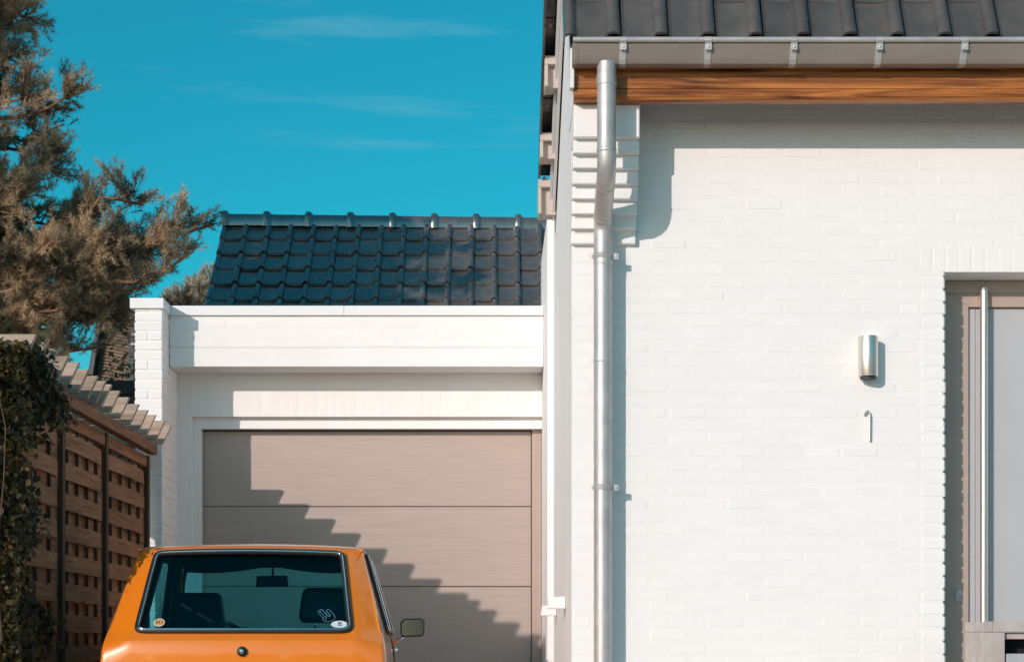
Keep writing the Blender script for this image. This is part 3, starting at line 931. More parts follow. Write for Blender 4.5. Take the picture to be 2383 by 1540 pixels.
for (ya, yb) in zip(posts[1:], posts[:-1]):
    L = yb - ya - 0.075
    yc = (ya + yb) / 2
    panel = obj('fence_panel', MB().box(XF - 0.025, XF + 0.025, ya + 0.037, yb - 0.037, 2.168, 2.250), M['fence_wood'], fence, bevel=0.003)
    front, back = slat_mesh(L, 0.024, 0.104), slat_mesh(L, -0.020, 0.108)
    nb_ = 4
    for j in range(nb_):
        yy = ya + (yb - ya) * (j + 0.75) / (nb_ + 0.5)
        obj('batten', MB().box(XF - 0.008, XF + 0.012, yy - 0.010, yy + 0.010, 0.05, 2.168), M['batten_wood'], panel)
    k = 0
    z = 2.078
    while z > 0.05:
        o = inst('slat', front if k % 2 == 0 else back, panel, (XF - 0.0035 + random.uniform(-.003, .003), yc, z + random.uniform(-.004, .004)),
                 (random.gauss(0, .005), random.gauss(0, .02), 0))
        z -= 0.0935
        k += 1

# ------------------------------------------------------------------ pergola whose rafters cross the fence top
pg = thing('pergola', 'weathered pergola rafters with slanted ends laid across the fence top', 'pergola', (XF - 0.4, 11.2, 0))
obj('beam', MB().box(XF + 0.040, XF + 0.105, 9.25, 13.36, 2.258, 2.336), M['fence_wood'], pg, bevel=0.004)
obj('beam', MB().box(-3.72, -3.65, 9.25, 13.36, 2.258, 2.336), M['fence_wood'], pg, bevel=0.004)
for y in (9.35, 11.2, 13.3):
    obj('post', MB().box(-3.725, -3.645, y - 0.04, y + 0.04, 0, 2.257), M['batten_wood'], pg, bevel=0.004)
rfm = MB().prism([(-1.50, 0.0), (0.0, 0.0), (0.064, 0.138), (-1.44, 0.138)], 'y', 0, 0.042)
rme_ = bpy.data.meshes.new('rafter'); rme_.from_pydata(rfm.v, [], rfm.f); finish_mesh(rme_, M['cap_wood'], False)
for xc in (1770, 1685, 1590, 1497, 1393, 1280, 1165, 1050, 990, 905, 790, 665, 550, 425, 300, 165):
    xd = (80 + xc * 0.3117) * 0.62959
    y = 2.416 * F / (CX - xd)
    inst('rafter', rme_, pg, (-2.480 + random.uniform(-.006, .006), y, 2.338 + random.uniform(0.0, .004)), (0, random.gauss(0, .002), random.gauss(0, .006)))


# ================================================================== VEGETATION helpers
def unit(v):
    return v / (np.linalg.norm(v, axis=-1, keepdims=True) + 1e-9)


def needle_tufts(P, D, n=26, L=0.085, wd=0.006, spread=0.75, spine=0.05):
    """fans of thin triangles: P tuft bases (k,3), D unit directions (k,3)"""
    k = len(P)
    rd = unit(RNG.normal(size=(k, n, 3)))
    dirs = unit(D[:, None, :] * (1 - spread * 0.35) + rd * spread)
    base = P[:, None, :] + D[:, None, :] * RNG.uniform(0, spine, (k, n, 1))
    ln = L * RNG.uniform(0.7, 1.2, (k, n, 1))
    side = unit(np.cross(dirs, RNG.normal(size=(k, n, 3)))) * wd * 0.5
    tip = base + dirs * ln
    V = np.stack([base - side, base + side, tip], axis=2).reshape(-1, 3)
    T = np.arange(len(V)).reshape(-1, 3)
    return V, T


def leaf_cards(P, N, size, aspect=0.75, jitter=0.6, fold=0.25):
    """folded four-cornered leaves at P with outward hint N"""
    k = len(P)
    nrm = unit(N + RNG.normal(size=(k, 3)) * jitter)
    up = unit(np.cross(nrm, RNG.normal(size=(k, 3))))
    sd = np.cross(up, nrm)
    s = (size * RNG.uniform(0.6, 1.25, (k, 1)))
    a = P - up * s * 0.5
    b = P + up * s * 0.55
    m = P - nrm * s * 0.0
    l_ = m - sd * s * aspect * 0.5 + nrm * s * fold * 0.5 - up * s * 0.08
    r_ = m + sd * s * aspect * 0.5 + nrm * s * fold * 0.5 - up * s * 0.08
    V = np.stack([a, r_, b, l_], axis=1).reshape(-1, 3)
    i = np.arange(k)[:, None] * 4
    T = np.concatenate([i + np.array([[0, 1, 2]]), i + np.array([[0, 2, 3]])], axis=0)
    return V, T


def limb_curve(a, b, droop=0.15, n=9, wob=0.06):
    a, b = np.array(a, float), np.array(b, float)
    t = np.linspace(0, 1, n)[:, None]
    p = a + (b - a) * t
    ln = np.linalg.norm(b - a)
    p[:, 2] += (-droop * ln * np.sin(t[:, 0] * math.pi) * 0.6)
    w_ = RNG.normal(size=(n, 3)) * wob * ln * 0.12
    w_[0] = 0; w_[-1] = 0
    return p + w_


# ------------------------------------------------------------------ the pine
pine_base = (-5.9, 15.0, 0)
pine = thing('pine_tree', 'tall brown green pine with branches reaching over the garage', 'tree', pine_base)
tr_pts = [(-5.9, 15.0, 0), (-5.85, 15.0, 2.5), (-5.95, 15.05, 5), (-5.8, 15.0, 7.4), (-5.85, 15.0, 9.6)]
obj('trunk', MB().tube(tr_pts, [0.26, 0.22, 0.17, 0.11, 0.03], 12), M['bark'], pine, smooth=True)


def tr_at(z):
    for a, b in zip(tr_pts[:-1], tr_pts[1:]):
        if a[2] <= z <= b[2]:
            t = (z - a[2]) / (b[2] - a[2])
            return np.array([a[i] + (b[i] - a[i]) * t for i in range(3)])
    return np.array(tr_pts[-1])


tips = []           # (tip point, weight)
vis = [(95, 45, 14.9, 1.0), (40, 5, 14.6, 1.0), (60, 110, 14.5, .7), (188, 205, 14.8, .75), (60, 250, 14.3, 1.0), (105, 345, 14.6, .8), (150, 290, 15.2, .6),
       (60, 420, 14.4, 1.0), (145, 415, 14.7, .9), (20, 340, 15.0, 1.0), (190, 470, 14.9, .9), (260, 480, 15.2, .8), (335, 478, 14.8, .9), (300, 560, 14.6, 1.0), (425, 520, 14.9, .9),
       (498, 522, 15.0, .8), (450, 585, 14.7, .9), (380, 560, 15.1, 1.0), (330, 620, 14.9, .8), (230, 600, 14.5, 1.0), (120, 560, 14.3, 1.0), (50, 520, 14.8, 1.0),
       (180, 680, 14.6, 1.0), (260, 690, 15.0, .9), (90, 650, 14.5, 1.0), (20, 620, 15.2, 1.0), (150, 760, 14.8, .9), (295, 740, 15.3, .8), (220, 755, 14.9, .8), (60, 740, 14.7, .8),
       (145, 830, 15.1, .5), (25, 790, 14.5, .6), (270, 800, 15.6, .6), (20, 470, 14.3, 1.0), (200, 540, 15.3, .9), (20, 160, 14.9, 1.0), (0, 60, 15.3, 1.0), (130, 620, 15.5, 1.0)]
for (px, py, Y, wgt) in vis:
    tips.append((np.array(at(px, py, Y)), wgt))
for i in range(60):                             # the rest of the crown, outside the picture
    zt = 4.0 + 5.4 * RNG.random()
    a = RNG.uniform(0, 2 * math.pi)
    rad = min(2.7, (9.9 - zt) * 0.62) * RNG.uniform(0.55, 1.0)
    p = np.array([-5.9 + math.cos(a) * rad, 15.0 + math.sin(a) * rad * 0.55, zt])
    s_ = (CX + p[0] / p[1] * F, CY - (p[2] - CAMH) / p[1] * F)
    if s_[0] > -40 and s_[1] > -60: continue
    if p[1] < 14.0: continue
    tips.append((p, 1.0))
for zt_ in np.arange(5.6, 8.8, 0.30):  # unseen crown edge, shaped to spread its shadow across the neighbour roof
    edge = -3.92 - (zt_ - 6.22) * 0.36
    for q in range(4):
        p = np.array([edge - 0.42 * q - 0.1 * RNG.random(), RNG.uniform(14.6, 15.5), zt_ + 0.1 * RNG.random()])
        if CX + p[0] / p[1] * F > 60 and CY - (p[2] - CAMH) / p[1] * F > -10: continue
        tips.append((p, 1.0))
for i in range(34):                             # unseen boughs added left of the picture, to dapple the foliage with shade
    p = np.array([RNG.uniform(-6.6, -4.35), RNG.uniform(12.5, 14.1), RNG.uniform(3.6, 8.0)])
    if CX + p[0] / p[1] * F > -90: continue
    tips.append((p, 1.0))
lim_mb = MB()
TP, TD = [], []
for (tip, wgt) in tips:
    rise = 0.5 + 0.25 * RNG.random()
    root = tr_at(min(9.3, max(2.6, tip[2] - 0.25 * np.linalg.norm((tip - tr_at(5.0))[:2]) * rise)))
    cv = limb_curve(root, tip, droop=0.10, n=10, wob=0.35)
    ln = np.linalg.norm(tip - root)
    lim_mb.tube([tuple(p) for p in cv], [0.045 * (1 - 0.85 * i / 9) * min(1.3, ln / 3 + .3) for i in range(10)], 6)
    tdir = unit(cv[-1] - cv[-3])
    # side twigs over the outer part
    nsub = int(34 * wgt) + 4
    for q in range(nsub):
        t = 1 - (0.06 + 0.94 * RNG.random() ** 1.3) * min(1.0, 1.5 / ln) * 0.95
        ii = t * 9
        i0 = int(min(8, math.floor(ii)))
        b = cv[i0] + (cv[i0 + 1] - cv[i0]) * (ii - i0)
        sd = unit(RNG.normal(size=3) * np.array([1, 0.8, 0.75]) + tdir * 0.55 + np.array([0.1, 0, 0.25]))
        sl = (0.10 + 0.19 * RNG.random()) * (0.55 + 0.45 * wgt)
        e = b + sd * sl + np.array([0, 0, 0.05])
        lim_mb.tube([tuple(b), tuple((b + e) / 2 - np.array([0, 0, 0.015])), tuple(e)], [0.011, 0.008, 0.004], 4, cap=False)
        m = int(6 + sl * 22)
        for u in np.linspace(0.25, 1.0, m):
            TP.append(b + (e - b) * u + RNG.normal(size=3) * 0.028)
            TD.append(unit(sd * 0.9 + np.array([0, 0, 0.35]) + RNG.normal(size=3) * 0.3))
    for u in range(int(7 * wgt)):
        TP.append(tip - tdir * 0.05 * u + RNG.normal(size=3) * 0.02)
        TD.append(unit(tdir * 0.9 + np.array([0, 0, 0.4]) + RNG.normal(size=3) * 0.3))
TP, TD = np.array(TP), np.array(TD)
print('pine tufts', len(TP))
sx_ = CX + TP[:, 0] / TP[:, 1] * F; sy_ = CY - (TP[:, 2] - CAMH) / TP[:, 1] * F
near = (sx_ > -60) & (sy_ > -60)
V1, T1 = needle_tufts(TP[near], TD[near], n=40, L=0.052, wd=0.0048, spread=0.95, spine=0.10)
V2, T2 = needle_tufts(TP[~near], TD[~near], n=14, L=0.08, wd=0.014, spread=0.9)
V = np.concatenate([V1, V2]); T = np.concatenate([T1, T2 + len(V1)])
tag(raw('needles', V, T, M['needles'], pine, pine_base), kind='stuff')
obj('limbs', lim_mb, M['bark'], pine, smooth=True, fixn=False)

# ------------------------------------------------------------------ pale conifer behind the garage
def conifer(name, label, base, hgt, rad, mat, ntuft, L=0.10):
    t = thing(name, label, 'tree', base)
    obj('trunk', MB().tube([base, (base[0], base[1], hgt * 0.95)], [0.16, 0.02], 8), M['bark'], t, smooth=True)
    Ps, Ds = [], []
    ns = 26
    for q in range(ns):
        a = RNG.uniform(0, 2 * math.pi); rr = rad * math.sqrt(RNG.random()) * 0.85
        cx_, cy_ = base[0] + math.cos(a) * rr, base[1] + math.sin(a) * rr
        top = hgt * (1 - 0.16 * (rr / rad) ** 1.3 * (0.5 + RNG.random())) if q else hgt
        k = ntuft // ns
        u = RNG.random(k) ** 0.8
        hz = top - u * 1.15
        r_ = (0.03 + 0.24 * u ** 0.8) * np.sqrt(RNG.uniform(0.2, 1, k)) * (1 + 0.25 * np.sin(u * 30))
        b_ang = RNG.uniform(0, 2 * math.pi, k)
        Ps.append(np.stack([cx_ + np.cos(b_ang) * r_, cy_ + np.sin(b_ang) * r_, hz], 1))
        Ds.append(unit(np.stack([np.cos(b_ang) * 0.5, np.sin(b_ang) * 0.5, np.ones(k) * 0.9], 1) + RNG.normal(size=(k, 3)) * 0.3))
    P, D = np.concatenate(Ps), np.concatenate(Ds)
    V, T = needle_tufts(P, D, n=22, L=L * 0.75, wd=0.009, spread=0.6, spine=0.10)
    tag(raw('crown', V, T, mat, t, base), kind='stuff')
    return t


b_ = at(463, 1490, 25.0)
conifer('conifer_tree', 'pale grey green conifer tip showing left of the dark tile roof', (b_.x, 25.0, 0), CAMH + (CY - 628) / F * 25.0, 0.62, M['cypress'], 6000)
b_ = at(415, 1490, 24.0)
conifer('conifer_tree', 'small dark conifer beside the white pillar, below the pale one', (b_.x, 24.0, 0), CAMH + (CY - 668) / F * 24.0, 0.42, M['far_leaf'], 2600)

# ------------------------------------------------------------------ golden shrubs behind the shed
def shrub(base, hgt, rad, label, mat, seed, nleaf=2400, size=0.075, group=None):
    t = thing('shrub', label, 'shrub', base, group)
    st = MB()
    ends = []
    for i in range(16):
        a = RNG.uniform(0, 2 * math.pi)
        e = np.array([base[0] + math.cos(a) * rad * RNG.uniform(0.3, 1), base[1] + math.sin(a) * rad * RNG.uniform(0.3, 1), hgt * RNG.uniform(0.72, 1.0)])
        cv = limb_curve((base[0] + math.cos(a) * 0.08, base[1] + math.sin(a) * 0.08, 0), e, droop=-0.05, n=7, wob=0.3)
        st.tube([tuple(p) for p in cv], [0.02 * (1 - 0.8 * q / 6) for q in range(7)], 5)
        ends.append(cv)
    obj('stems', st, M['twig'], t, smooth=True, fixn=False)
    P = []
    for i in range(nleaf):
        cv = ends[i % len(ends)]
        u = RNG.uniform(2.2, 6)
        i0 = min(5, int(u))
        p = cv[i0] + (cv[i0 + 1] - cv[i0]) * (u - i0) + RNG.normal(size=3) * np.array([0.12, 0.12, 0.10])
        P.append(p)
    P = np.array(P)
    N = unit(P - np.array([base[0], base[1], hgt * 0.6]))
    V, T = leaf_cards(P, N, size, jitter=0.9)
    tag(raw('foliage', V, T, mat, t, base), kind='stuff')


for i, (px, Y, ptop_, rad, lab) in enumerate([
        (205, 19.6, 838, 0.42, 'thin leafy shrub behind the fence where the sky shows through'),
        (262, 19.0, 842, 0.45, 'golden shrub at the foot of the steep brown roof'),
        (300, 18.7, 818, 0.42, 'tall sunlit golden shrub against the white brick pillar'),
        (330, 19.4, 826, 0.5, 'golden shrub mostly hidden behind the white brick pillar')]):
    b_ = at(px, 1490, Y)
    shrub((b_.x, Y, 0), CAMH + (CY - ptop_) / F * Y, rad, lab, M['shrub'] if i else M['ivy'], i, nleaf=2200 if i else 1000)

# ------------------------------------------------------------------ shed behind the fence
YS = 16.6
s0 = at(196, 886, YS)
shed = thing('shed', 'dark slate clad garden shed with flat roof behind the fence', 'shed', (-3.6, YS + 1, 0))
sx1 = -2.80
obj('roof_edge', MB().box(s0.x - 0.9, sx1, YS - 0.03, YS + 2.2, s0.z - 0.125, s0.z), M['slate'], shed, bevel=0.004)
sb = obj('shed_wall', MB().box(s0.x - 0.85, sx1 - 0.03, YS + 0.02, YS + 2.1, 0, s0.z - 0.127), M['slate'], shed)
for r_ in range(5):
    for c_ in range(4):
        a = s0.x - 0.84 + c_ * 0.48 + (0.24 if r_ % 2 else 0)
        obj('slate_panel', MB().box(a, min(a + 0.475, sx1 - 0.03), YS + 0.004, YS + 0.018, s0.z - 0.13 - (r_ + 1) * 0.30, s0.z - 0.134 - r_ * 0.30), M['slate'], sb)

# ------------------------------------------------------------------ far house with a steep roof
YH = 38.0
fa, fb = at(236, 742, YH), at(219, 850, YH)
far = thing('far_house', 'distant house with steep brown tiled roof seen behind the shrubs', 'house', (fa.x + 1.5, YH, 0))
zt, zb = fa.z + 0.22, fb.z - 0.6
roof_far = obj('roof', MB().prism([(fa.x - 0.0, zt), (fb.x - 0.10, zb), (fb.x + 2.6, zb), (fa.x + 1.5, zt)], 'y', YH + 0.3, YH + 5), M['far_tile'], far)
# courses on the front hip: real laps
hip = []
nrow = 26
for i in range(nrow):
    t0, t1 = i / nrow, (i + 1.12) / nrow
    xa0 = fa.x + 0.04 + (fb.x - 0.06 - fa.x) * t0; xa1 = fa.x + 0.04 + (fb.x - 0.06 - fa.x) * t1
    z0_, z1_ = zt + (zb - zt) * t0, zt + (zb - zt) * t1
    wdt = 0.62 + 0.10 * t0
    obj('tile_course', MB().add([(xa0, YH + 0.25, z0_), (xa0 + wdt, YH + 0.05, z0_ - 0.16), (xa1 + wdt + 0.02, YH - 0.02, z1_ - 0.16), (xa1, YH + 0.18, z1_),
                                (xa0, YH + 0.295, z0_), (xa0 + wdt, YH + 0.295, z0_ - 0.16), (xa1 + wdt + 0.02, YH + 0.295, z1_ - 0.16), (xa1, YH + 0.295, z1_)],
                               [(0, 1, 2, 3), (0, 4, 5, 1), (3, 2, 6, 7), (0, 3, 7, 4), (1, 5, 6, 2)]), M['far_tile'], roof_far)
obj('verge_board', MB().prism([(fa.x - 0.05, zt), (fb.x - 0.20, zb), (fb.x - 0.08, zb), (fa.x + 0.03, zt)], 'y', YH - 0.04, YH + 0.28), M['slate'], far)
obj('cheek', MB().prism([(fa.x + 0.72, zt - 0.02), (fb.x + 0.72, zb), (fb.x + 2.2, zb), (fa.x + 1.5, zt - 0.02)], 'y', YH - 0.25, YH + 0.29), M['slate'], far)
for zz in (fa.z - 0.42, fa.z - 0.62):
    obj('rail', MB().box(fa.x + 0.7, fa.x + 1.9, YH - 0.33, YH - 0.27, zz, zz + 0.05), M['box_grey'], far)
obj('wall', MB().box(fb.x + 0.2, fb.x + 2.4, YH + 0.5, YH + 4.8, 0, zb - 0.002), M['paint'], far)

# ------------------------------------------------------------------ ivy over the near end of the fence
ivy_base = (-2.65, 9.4, 0)
ivy = thing('ivy_hedge', 'dark ivy hedge grown over the near end of the woven fence', 'hedge', ivy_base)
k = 21000
Yi = RNG.uniform(9.22, 10.35, k)
Yi[:5000] = RNG.uniform(9.20, 9.34, 5000)
zi = RNG.uniform(0.0, 2.40, k)


def ivy_limit(z):
    # how far along the fence the ivy reaches at height z
    pts = [(0.0, 9.75), (0.7, 9.75), (1.0, 9.82), (1.25, 9.6), (1.6, 9.5), (1.9, 9.55), (2.0, 9.8), (2.12, 10.0), (2.22, 9.85), (2.35, 9.6), (2.5, 9.45)]
    return np.interp(z, [p[0] for p in pts], [p[1] for p in pts])


lim_ = ivy_limit(zi) + 0.16 * np.sin(zi * 9.0) + RNG.normal(size=k) * 0.12
thick = 0.06 + 0.09 * np.exp(-((zi - 2.1) / 0.25) ** 2) + 0.035 * np.sin(zi * 7 + Yi * 5) + 0.03 * np.sin(Yi * 11 + zi * 4)
front = RNG.random(k) < 0.72
xi = np.where(front, XF + 0.075 + np.abs(thick) * RNG.uniform(0.2, 1.1, k) + RNG.normal(size=k) * 0.015, XF + RNG.uniform(-0.42, 0.2, k))
xi[:5000] = RNG.uniform(XF - 0.30, XF + 0.16, 5000)
front[:5000] = True
zi = np.where(front, zi, RNG.uniform(2.2, 2.47, k) + 0.05 * np.sin(Yi * 6))
keep = Yi < lim_
P = np.stack([xi, Yi, zi], 1)[keep]
N = np.where(front[keep][:, None], np.array([[0.8, -0.5, 0.25]]), np.array([[0.1, -0.4, 0.9]]))
V, T = leaf_cards(P, N, 0.042, aspect=0.85, jitter=0.6)
tag(raw('foliage', V, T, M['ivy'], ivy, ivy_base), kind='stuff')
vm = MB()
for i in range(8):
    y0 = RNG.uniform(9.2, 9.5)
    cv = limb_curve((XF + 0.045, y0, 0.0 if i % 3 else 1.4), (XF + 0.045 + 0.02 * RNG.random(), max(9.15, min(y0 + RNG.uniform(-0.3, 0.3), 9.6)), RNG.uniform(1.4, 2.3)), droop=0, n=9, wob=0.12)
    vm.tube([tuple(p) for p in cv], [0.008 * (1 - 0.7 * q / 8) for q in range(9)], 5)
obj('vines', vm, M['twig'], ivy, smooth=True, fixn=False)

# ------------------------------------------------------------------ tree line across the street (behind the camera, mirrored in the car)
VS, TS, off = [], [], 0
for (x, y, hgt, rad) in [(-14, -26, 5.0, 3.0), (-8.5, -28, 4.2, 2.6), (-3.5, -27, 4.8, 2.8), (2.5, -29, 4.0, 2.6), (8, -28, 5.2, 3.0), (14, -30, 5.0, 3.2)]:
    k = 1100
    d = unit(RNG.normal(size=(k, 3)))
    P = np.array([x, y, hgt * 0.5]) + d * np.array([rad, rad, hgt * 0.5]) * (RNG.uniform(0.3, 1, (k, 1)) ** 0.5) * (1 + 0.15 * np.sin(d[:, :1] * 9))
    P[:, 2] = np.maximum(P[:, 2], 0.1)
    V, T = leaf_cards(P, d, 0.55, jitter=0.8)
    VS.append(V); TS.append(T + off); off += len(V)
tag(raw('tree_line', np.concatenate(VS), np.concatenate(TS), M['far_leaf'], None, (0, -28, 0)), 'dark row of leafy trees across the road', 'trees', kind='stuff')

# ================================================================== CAR
CARX, CARY, YAW = -1.344, 9.55, R(2.2)
car = thing('car', 'orange vintage hatchback parked before the garage, seen from behind', 'car', (CARX, CARY, 0))
car.rotation_euler = (0, 0, YAW)


def cobj(name, mb, mat, parent=None, smooth=False, bevel=0, mats=None, fixn=True):
    """car part built in the car's own space"""
    v = np.array(mb.v, dtype=float)
    c = (v.min(0) + v.max(0)) / 2
    me = bpy.data.meshes.new(name)
    me.from_pydata((v - c).tolist(), [], mb.f)
    finish_mesh(me, mat, smooth, fixn)
    o = bpy.data.objects.new(name, me)
    COL.objects.link(o)
    p = parent if parent is not None else car
    o.parent = p
    o.location = Vector(c) - (Vector(o_c[p.name]) if p is not car else Vector((0, 0, 0)))
    o_c[o.name] = tuple(c)
    if bevel:
        m = o.modifiers.new('bevel', 'BEVEL'); m.width = bevel; m.segments = 3; m.limit_method = 'ANGLE'
    return o


o_c = {}
# rows of the rear surface: (z, y at centre, half width of outer edge, half width of window, window row?)
ROWS = [  # z, y, outer, windowhalf
    (0.30, 0.03, 0.770, 0.60), (0.55, -0.012, 0.785, 0.60), (0.80, -0.022, 0.770, 0.595), (0.852, -0.004, 0.757, 0.590),
    (0.900, 0.048, 0.742, 0.583), (0.945, 0.083, 0.730, 0.576), (1.12, 0.219, 0.690, 0.553), (1.31, 0.365, 0.645, 0.527), (1.352, 0.398, 0.634, 0.520),
    (1.385, 0.432, 0.622, 0.50)]
NR = len(ROWS)
WB, WT = 4, 8                                 # window rows


def hatch_pt(r, frac):
    """frac: 0 centre, 1 window edge, 2 outer edge"""
    z_, y_, ho, hw = ROWS[r]
    if frac <= 1:
        x_ = hw * frac
    else:
        x_ = hw + (ho - hw) * (frac - 1)
    bow = 0.035 * (x_ / 0.7) ** 2 + (0.075 * (frac - 1.3) if frac > 1.3 and 2 < r < NR - 1 else 0)
    zz = z_
    if r == NR - 1 or r == NR - 2:
        zz = z_ - 0.016 * (x_ / 0.6) ** 2
    return Vector((x_, y_ + bow, zz))


HC = [0, 0.45, 0.86, 1.0, 1.16, 1.48, 1.86, 2.0]
hw_i = HC.index(1.0)
# side stations (belt y, roof y) for rows; lower rows use the belt y
SB = [0.10, 0.62, 1.26, 1.38, 2.30, 2.52]
STP = [0.52, 0.74, 1.24, 1.34, 1.80, 1.93]
LOWER_EXT = [3.00, 3.45, 3.62]


def side_pt(r, s):
    z_, y_, ho, hw = ROWS[r]
    t = max(0.0, min(1.0, (z_ - 0.900) / (1.385 - 0.900)))
    yy = SB[s] + (STP[s] - SB[s]) * t
    bul = 0.028 if r <= 3 else 0.022 * (1 - t) + 0.004
    if s == 0: bul *= 0.35
    return Vector((ho + bul, yy, z_ - (0.018 if r == NR - 1 else 0.0)))


def ext_pt(r, s):
    z_, y_, ho, hw = ROWS[r]
    yy = LOWER_EXT[s]
    zz = min(z_, 0.900 - 0.10 * (yy - 2.52))
    zz = z_ if r < 2 else (z_ - (0.900 - (0.90 - 0.085 * (yy - 2.52))) * (z_ - 0.55) / 0.35)
    return Vector((ho + (0.02 if s < 2 else -0.05), yy, zz))


def car_surface():
    """half shell control mesh -> vertex dict and faces, tagged by patch"""
    idx, V_, F_ = {}, [], []
    def vid(key, p):
        if key not in idx:
            idx[key] = len(V_); V_.append(Vector(p))
        return idx[key]
    def H(r, c): return vid(('h', r, c), hatch_pt(r, HC[c]))
    def Sd(r, s): return H(r, len(HC) - 1) if s < 0 else vid(('s', r, s), side_pt(r, s))
    def Ex(r, s): return vid(('e', r, s), ext_pt(r, s))
    faces = []
    for r in range(NR - 1):
        for c in range(len(HC) - 1):
            if WB <= r < WT and c < hw_i:
                continue
            faces.append((H(r, c), H(r, c + 1), H(r + 1, c + 1), H(r + 1, c)))
    for r in range(NR - 1):
        for s in range(-1, 5):
            if WB <= r < WT and s in (1, 3):
                continue
            faces.append((Sd(r, s), Sd(r, s + 1), Sd(r + 1, s + 1), Sd(r + 1, s)))
    # roof
    def Rf(s, c):
        if c == len(HC) - 1: return Sd(NR - 1, s)
        if s < 0: return H(NR - 1, c)
        p = hatch_pt(NR - 1, HC[c])
        zc = 1.408 + 0.006 * min(1, s)
        x_ = p.x
        return vid(('r', s, c), (x_, STP[s] + 0.02 * (x_ / .6) ** 2 * (-1 if s > 3 else 0), zc - 0.020 * (x_ / 0.6) ** 2 - (0.025 if s == 5 else 0)))
    for s in range(-1, 5):
        for c in range(len(HC) - 1):
            faces.append((Rf(s, c), Rf(s, c + 1), Rf(s + 1, c + 1), Rf(s + 1, c)))
    # front fenders
    for r in range(WB):
        for s in range(-1, 2):
            a = (Sd(r, 5) if s < 0 else Ex(r, s)); b = Ex(r, s + 1)
            a2 = (Sd(r + 1, 5) if s < 0 else Ex(r + 1, s)); b2 = Ex(r + 1, s + 1)
            faces.append((a, b, b2, a2))
    # bonnet
    def Bn(s, c):
        if c == len(HC) - 1: return Sd(WB, 5) if s < 0 else Ex(WB, s)
        x_ = hatch_pt(WB, HC[c]).x
        yy = (2.52 if s < 0 else LOWER_EXT[s]) + 0.06 * (1 - (x_ / 0.74) ** 2)
        return vid(('b', s, c), (x_, yy, 0.915 - 0.085 * (yy - 2.52)))
    for s in range(-1, 2):
        for c in range(len(HC) - 1):
            faces.append((Bn(s, c), Bn(s, c + 1), Bn(s + 1, c + 1), Bn(s + 1, c)))
    # nose
    def Ns(r, c):
        if r == WB: return Bn(2, c)
        if c == len(HC) - 1: return Ex(r, 2)
        x_ = hatch_pt(r, HC[c]).x
        return vid(('n', r, c), (x_, 3.66 + 0.05 * (1 - (x_ / 0.75) ** 2), ext_pt(r, 2).z))
    for r in range(WB):
        for c in range(len(HC) - 1):
            faces.append((Ns(r, c), Ns(r, c + 1), Ns(r + 1, c + 1), Ns(r + 1, c)))
    return V_, faces, (H, Sd, Rf, Bn)


def mirror_mesh(V_, F_, name, mats, sub=2, solid=0.0, crease_fn=None):
    n = len(V_)
    VV = [tuple(v) for v in V_] + [(-v.x, v.y, v.z) for v in V_]
    FF = list(F_) + [tuple(i + n for i in f[::-1]) for f in F_]
    me = bpy.data.meshes.new(name)
    me.from_pydata(VV, [], FF)
    bm = bmesh.new(); bm.from_mesh(me)
    bmesh.ops.remove_doubles(bm, verts=bm.verts, dist=1e-4)
    bmesh.ops.recalc_face_normals(bm, faces=bm.faces)
    if crease_fn:
        cl = bm.edges.layers.float.new('crease_edge')
        for e in bm.edges:
            e[cl] = crease_fn(e.verts[0].co, e.verts[1].co)
    bm.to_mesh(me); bm.free()
    for m in mats: me.materials.append(m)
    me.polygons.foreach_set('use_smooth', [True] * len(me.polygons))
    o = bpy.data.objects.new(name, me)
    COL.objects.link(o); o.parent = car
    o_c[o.name] = (0, 0, 0)
    s = o.modifiers.new('subdivision', 'SUBSURF'); s.levels = sub; s.render_levels = sub
    if solid:
        sm = o.modifiers.new('solidify', 'SOLIDIFY'); sm.thickness = solid; sm.offset = -1
        sm.material_offset = 1; sm.material_offset_rim = 1
    return o


VB, FB, (H_, S_, R_, B_) = car_surface()


def crz(a, b):
    # crease below the window, roof gutter line
    if abs(a.z - 0.852) < 0.003 and abs(b.z - 0.852) < 0.003 and a.y < 0.06 and b.y < 0.06:
        return 1.0
    if abs(abs(a.x) - abs(b.x)) < 0.05 and a.z > 1.34 and b.z > 1.34 and abs(a.x) > 0.61 and abs(b.x) > 0.61:
        return 0.6
    return 0.0


body = mirror_mesh(VB, FB, 'body', [M['orange'], M['car_dark']], sub=3, solid=0.022, crease_fn=crz)


def bspline(ctrl, n=6, closed=True):
    P = [Vector(p) for p in ctrl]; m = len(P); out = []
    for i in range(m):
        p0, p1, p2, p3 = P[i - 1], P[i], P[(i + 1) % m], P[(i + 2) % m]
        for k_ in range(n):
            t = k_ / n
            out.append((p0 * (1 - t) ** 3 + p1 * (3 * t ** 3 - 6 * t ** 2 + 4) + p2 * (-3 * t ** 3 + 3 * t ** 2 + 3 * t + 1) + p3 * t ** 3) / 6)
    return out


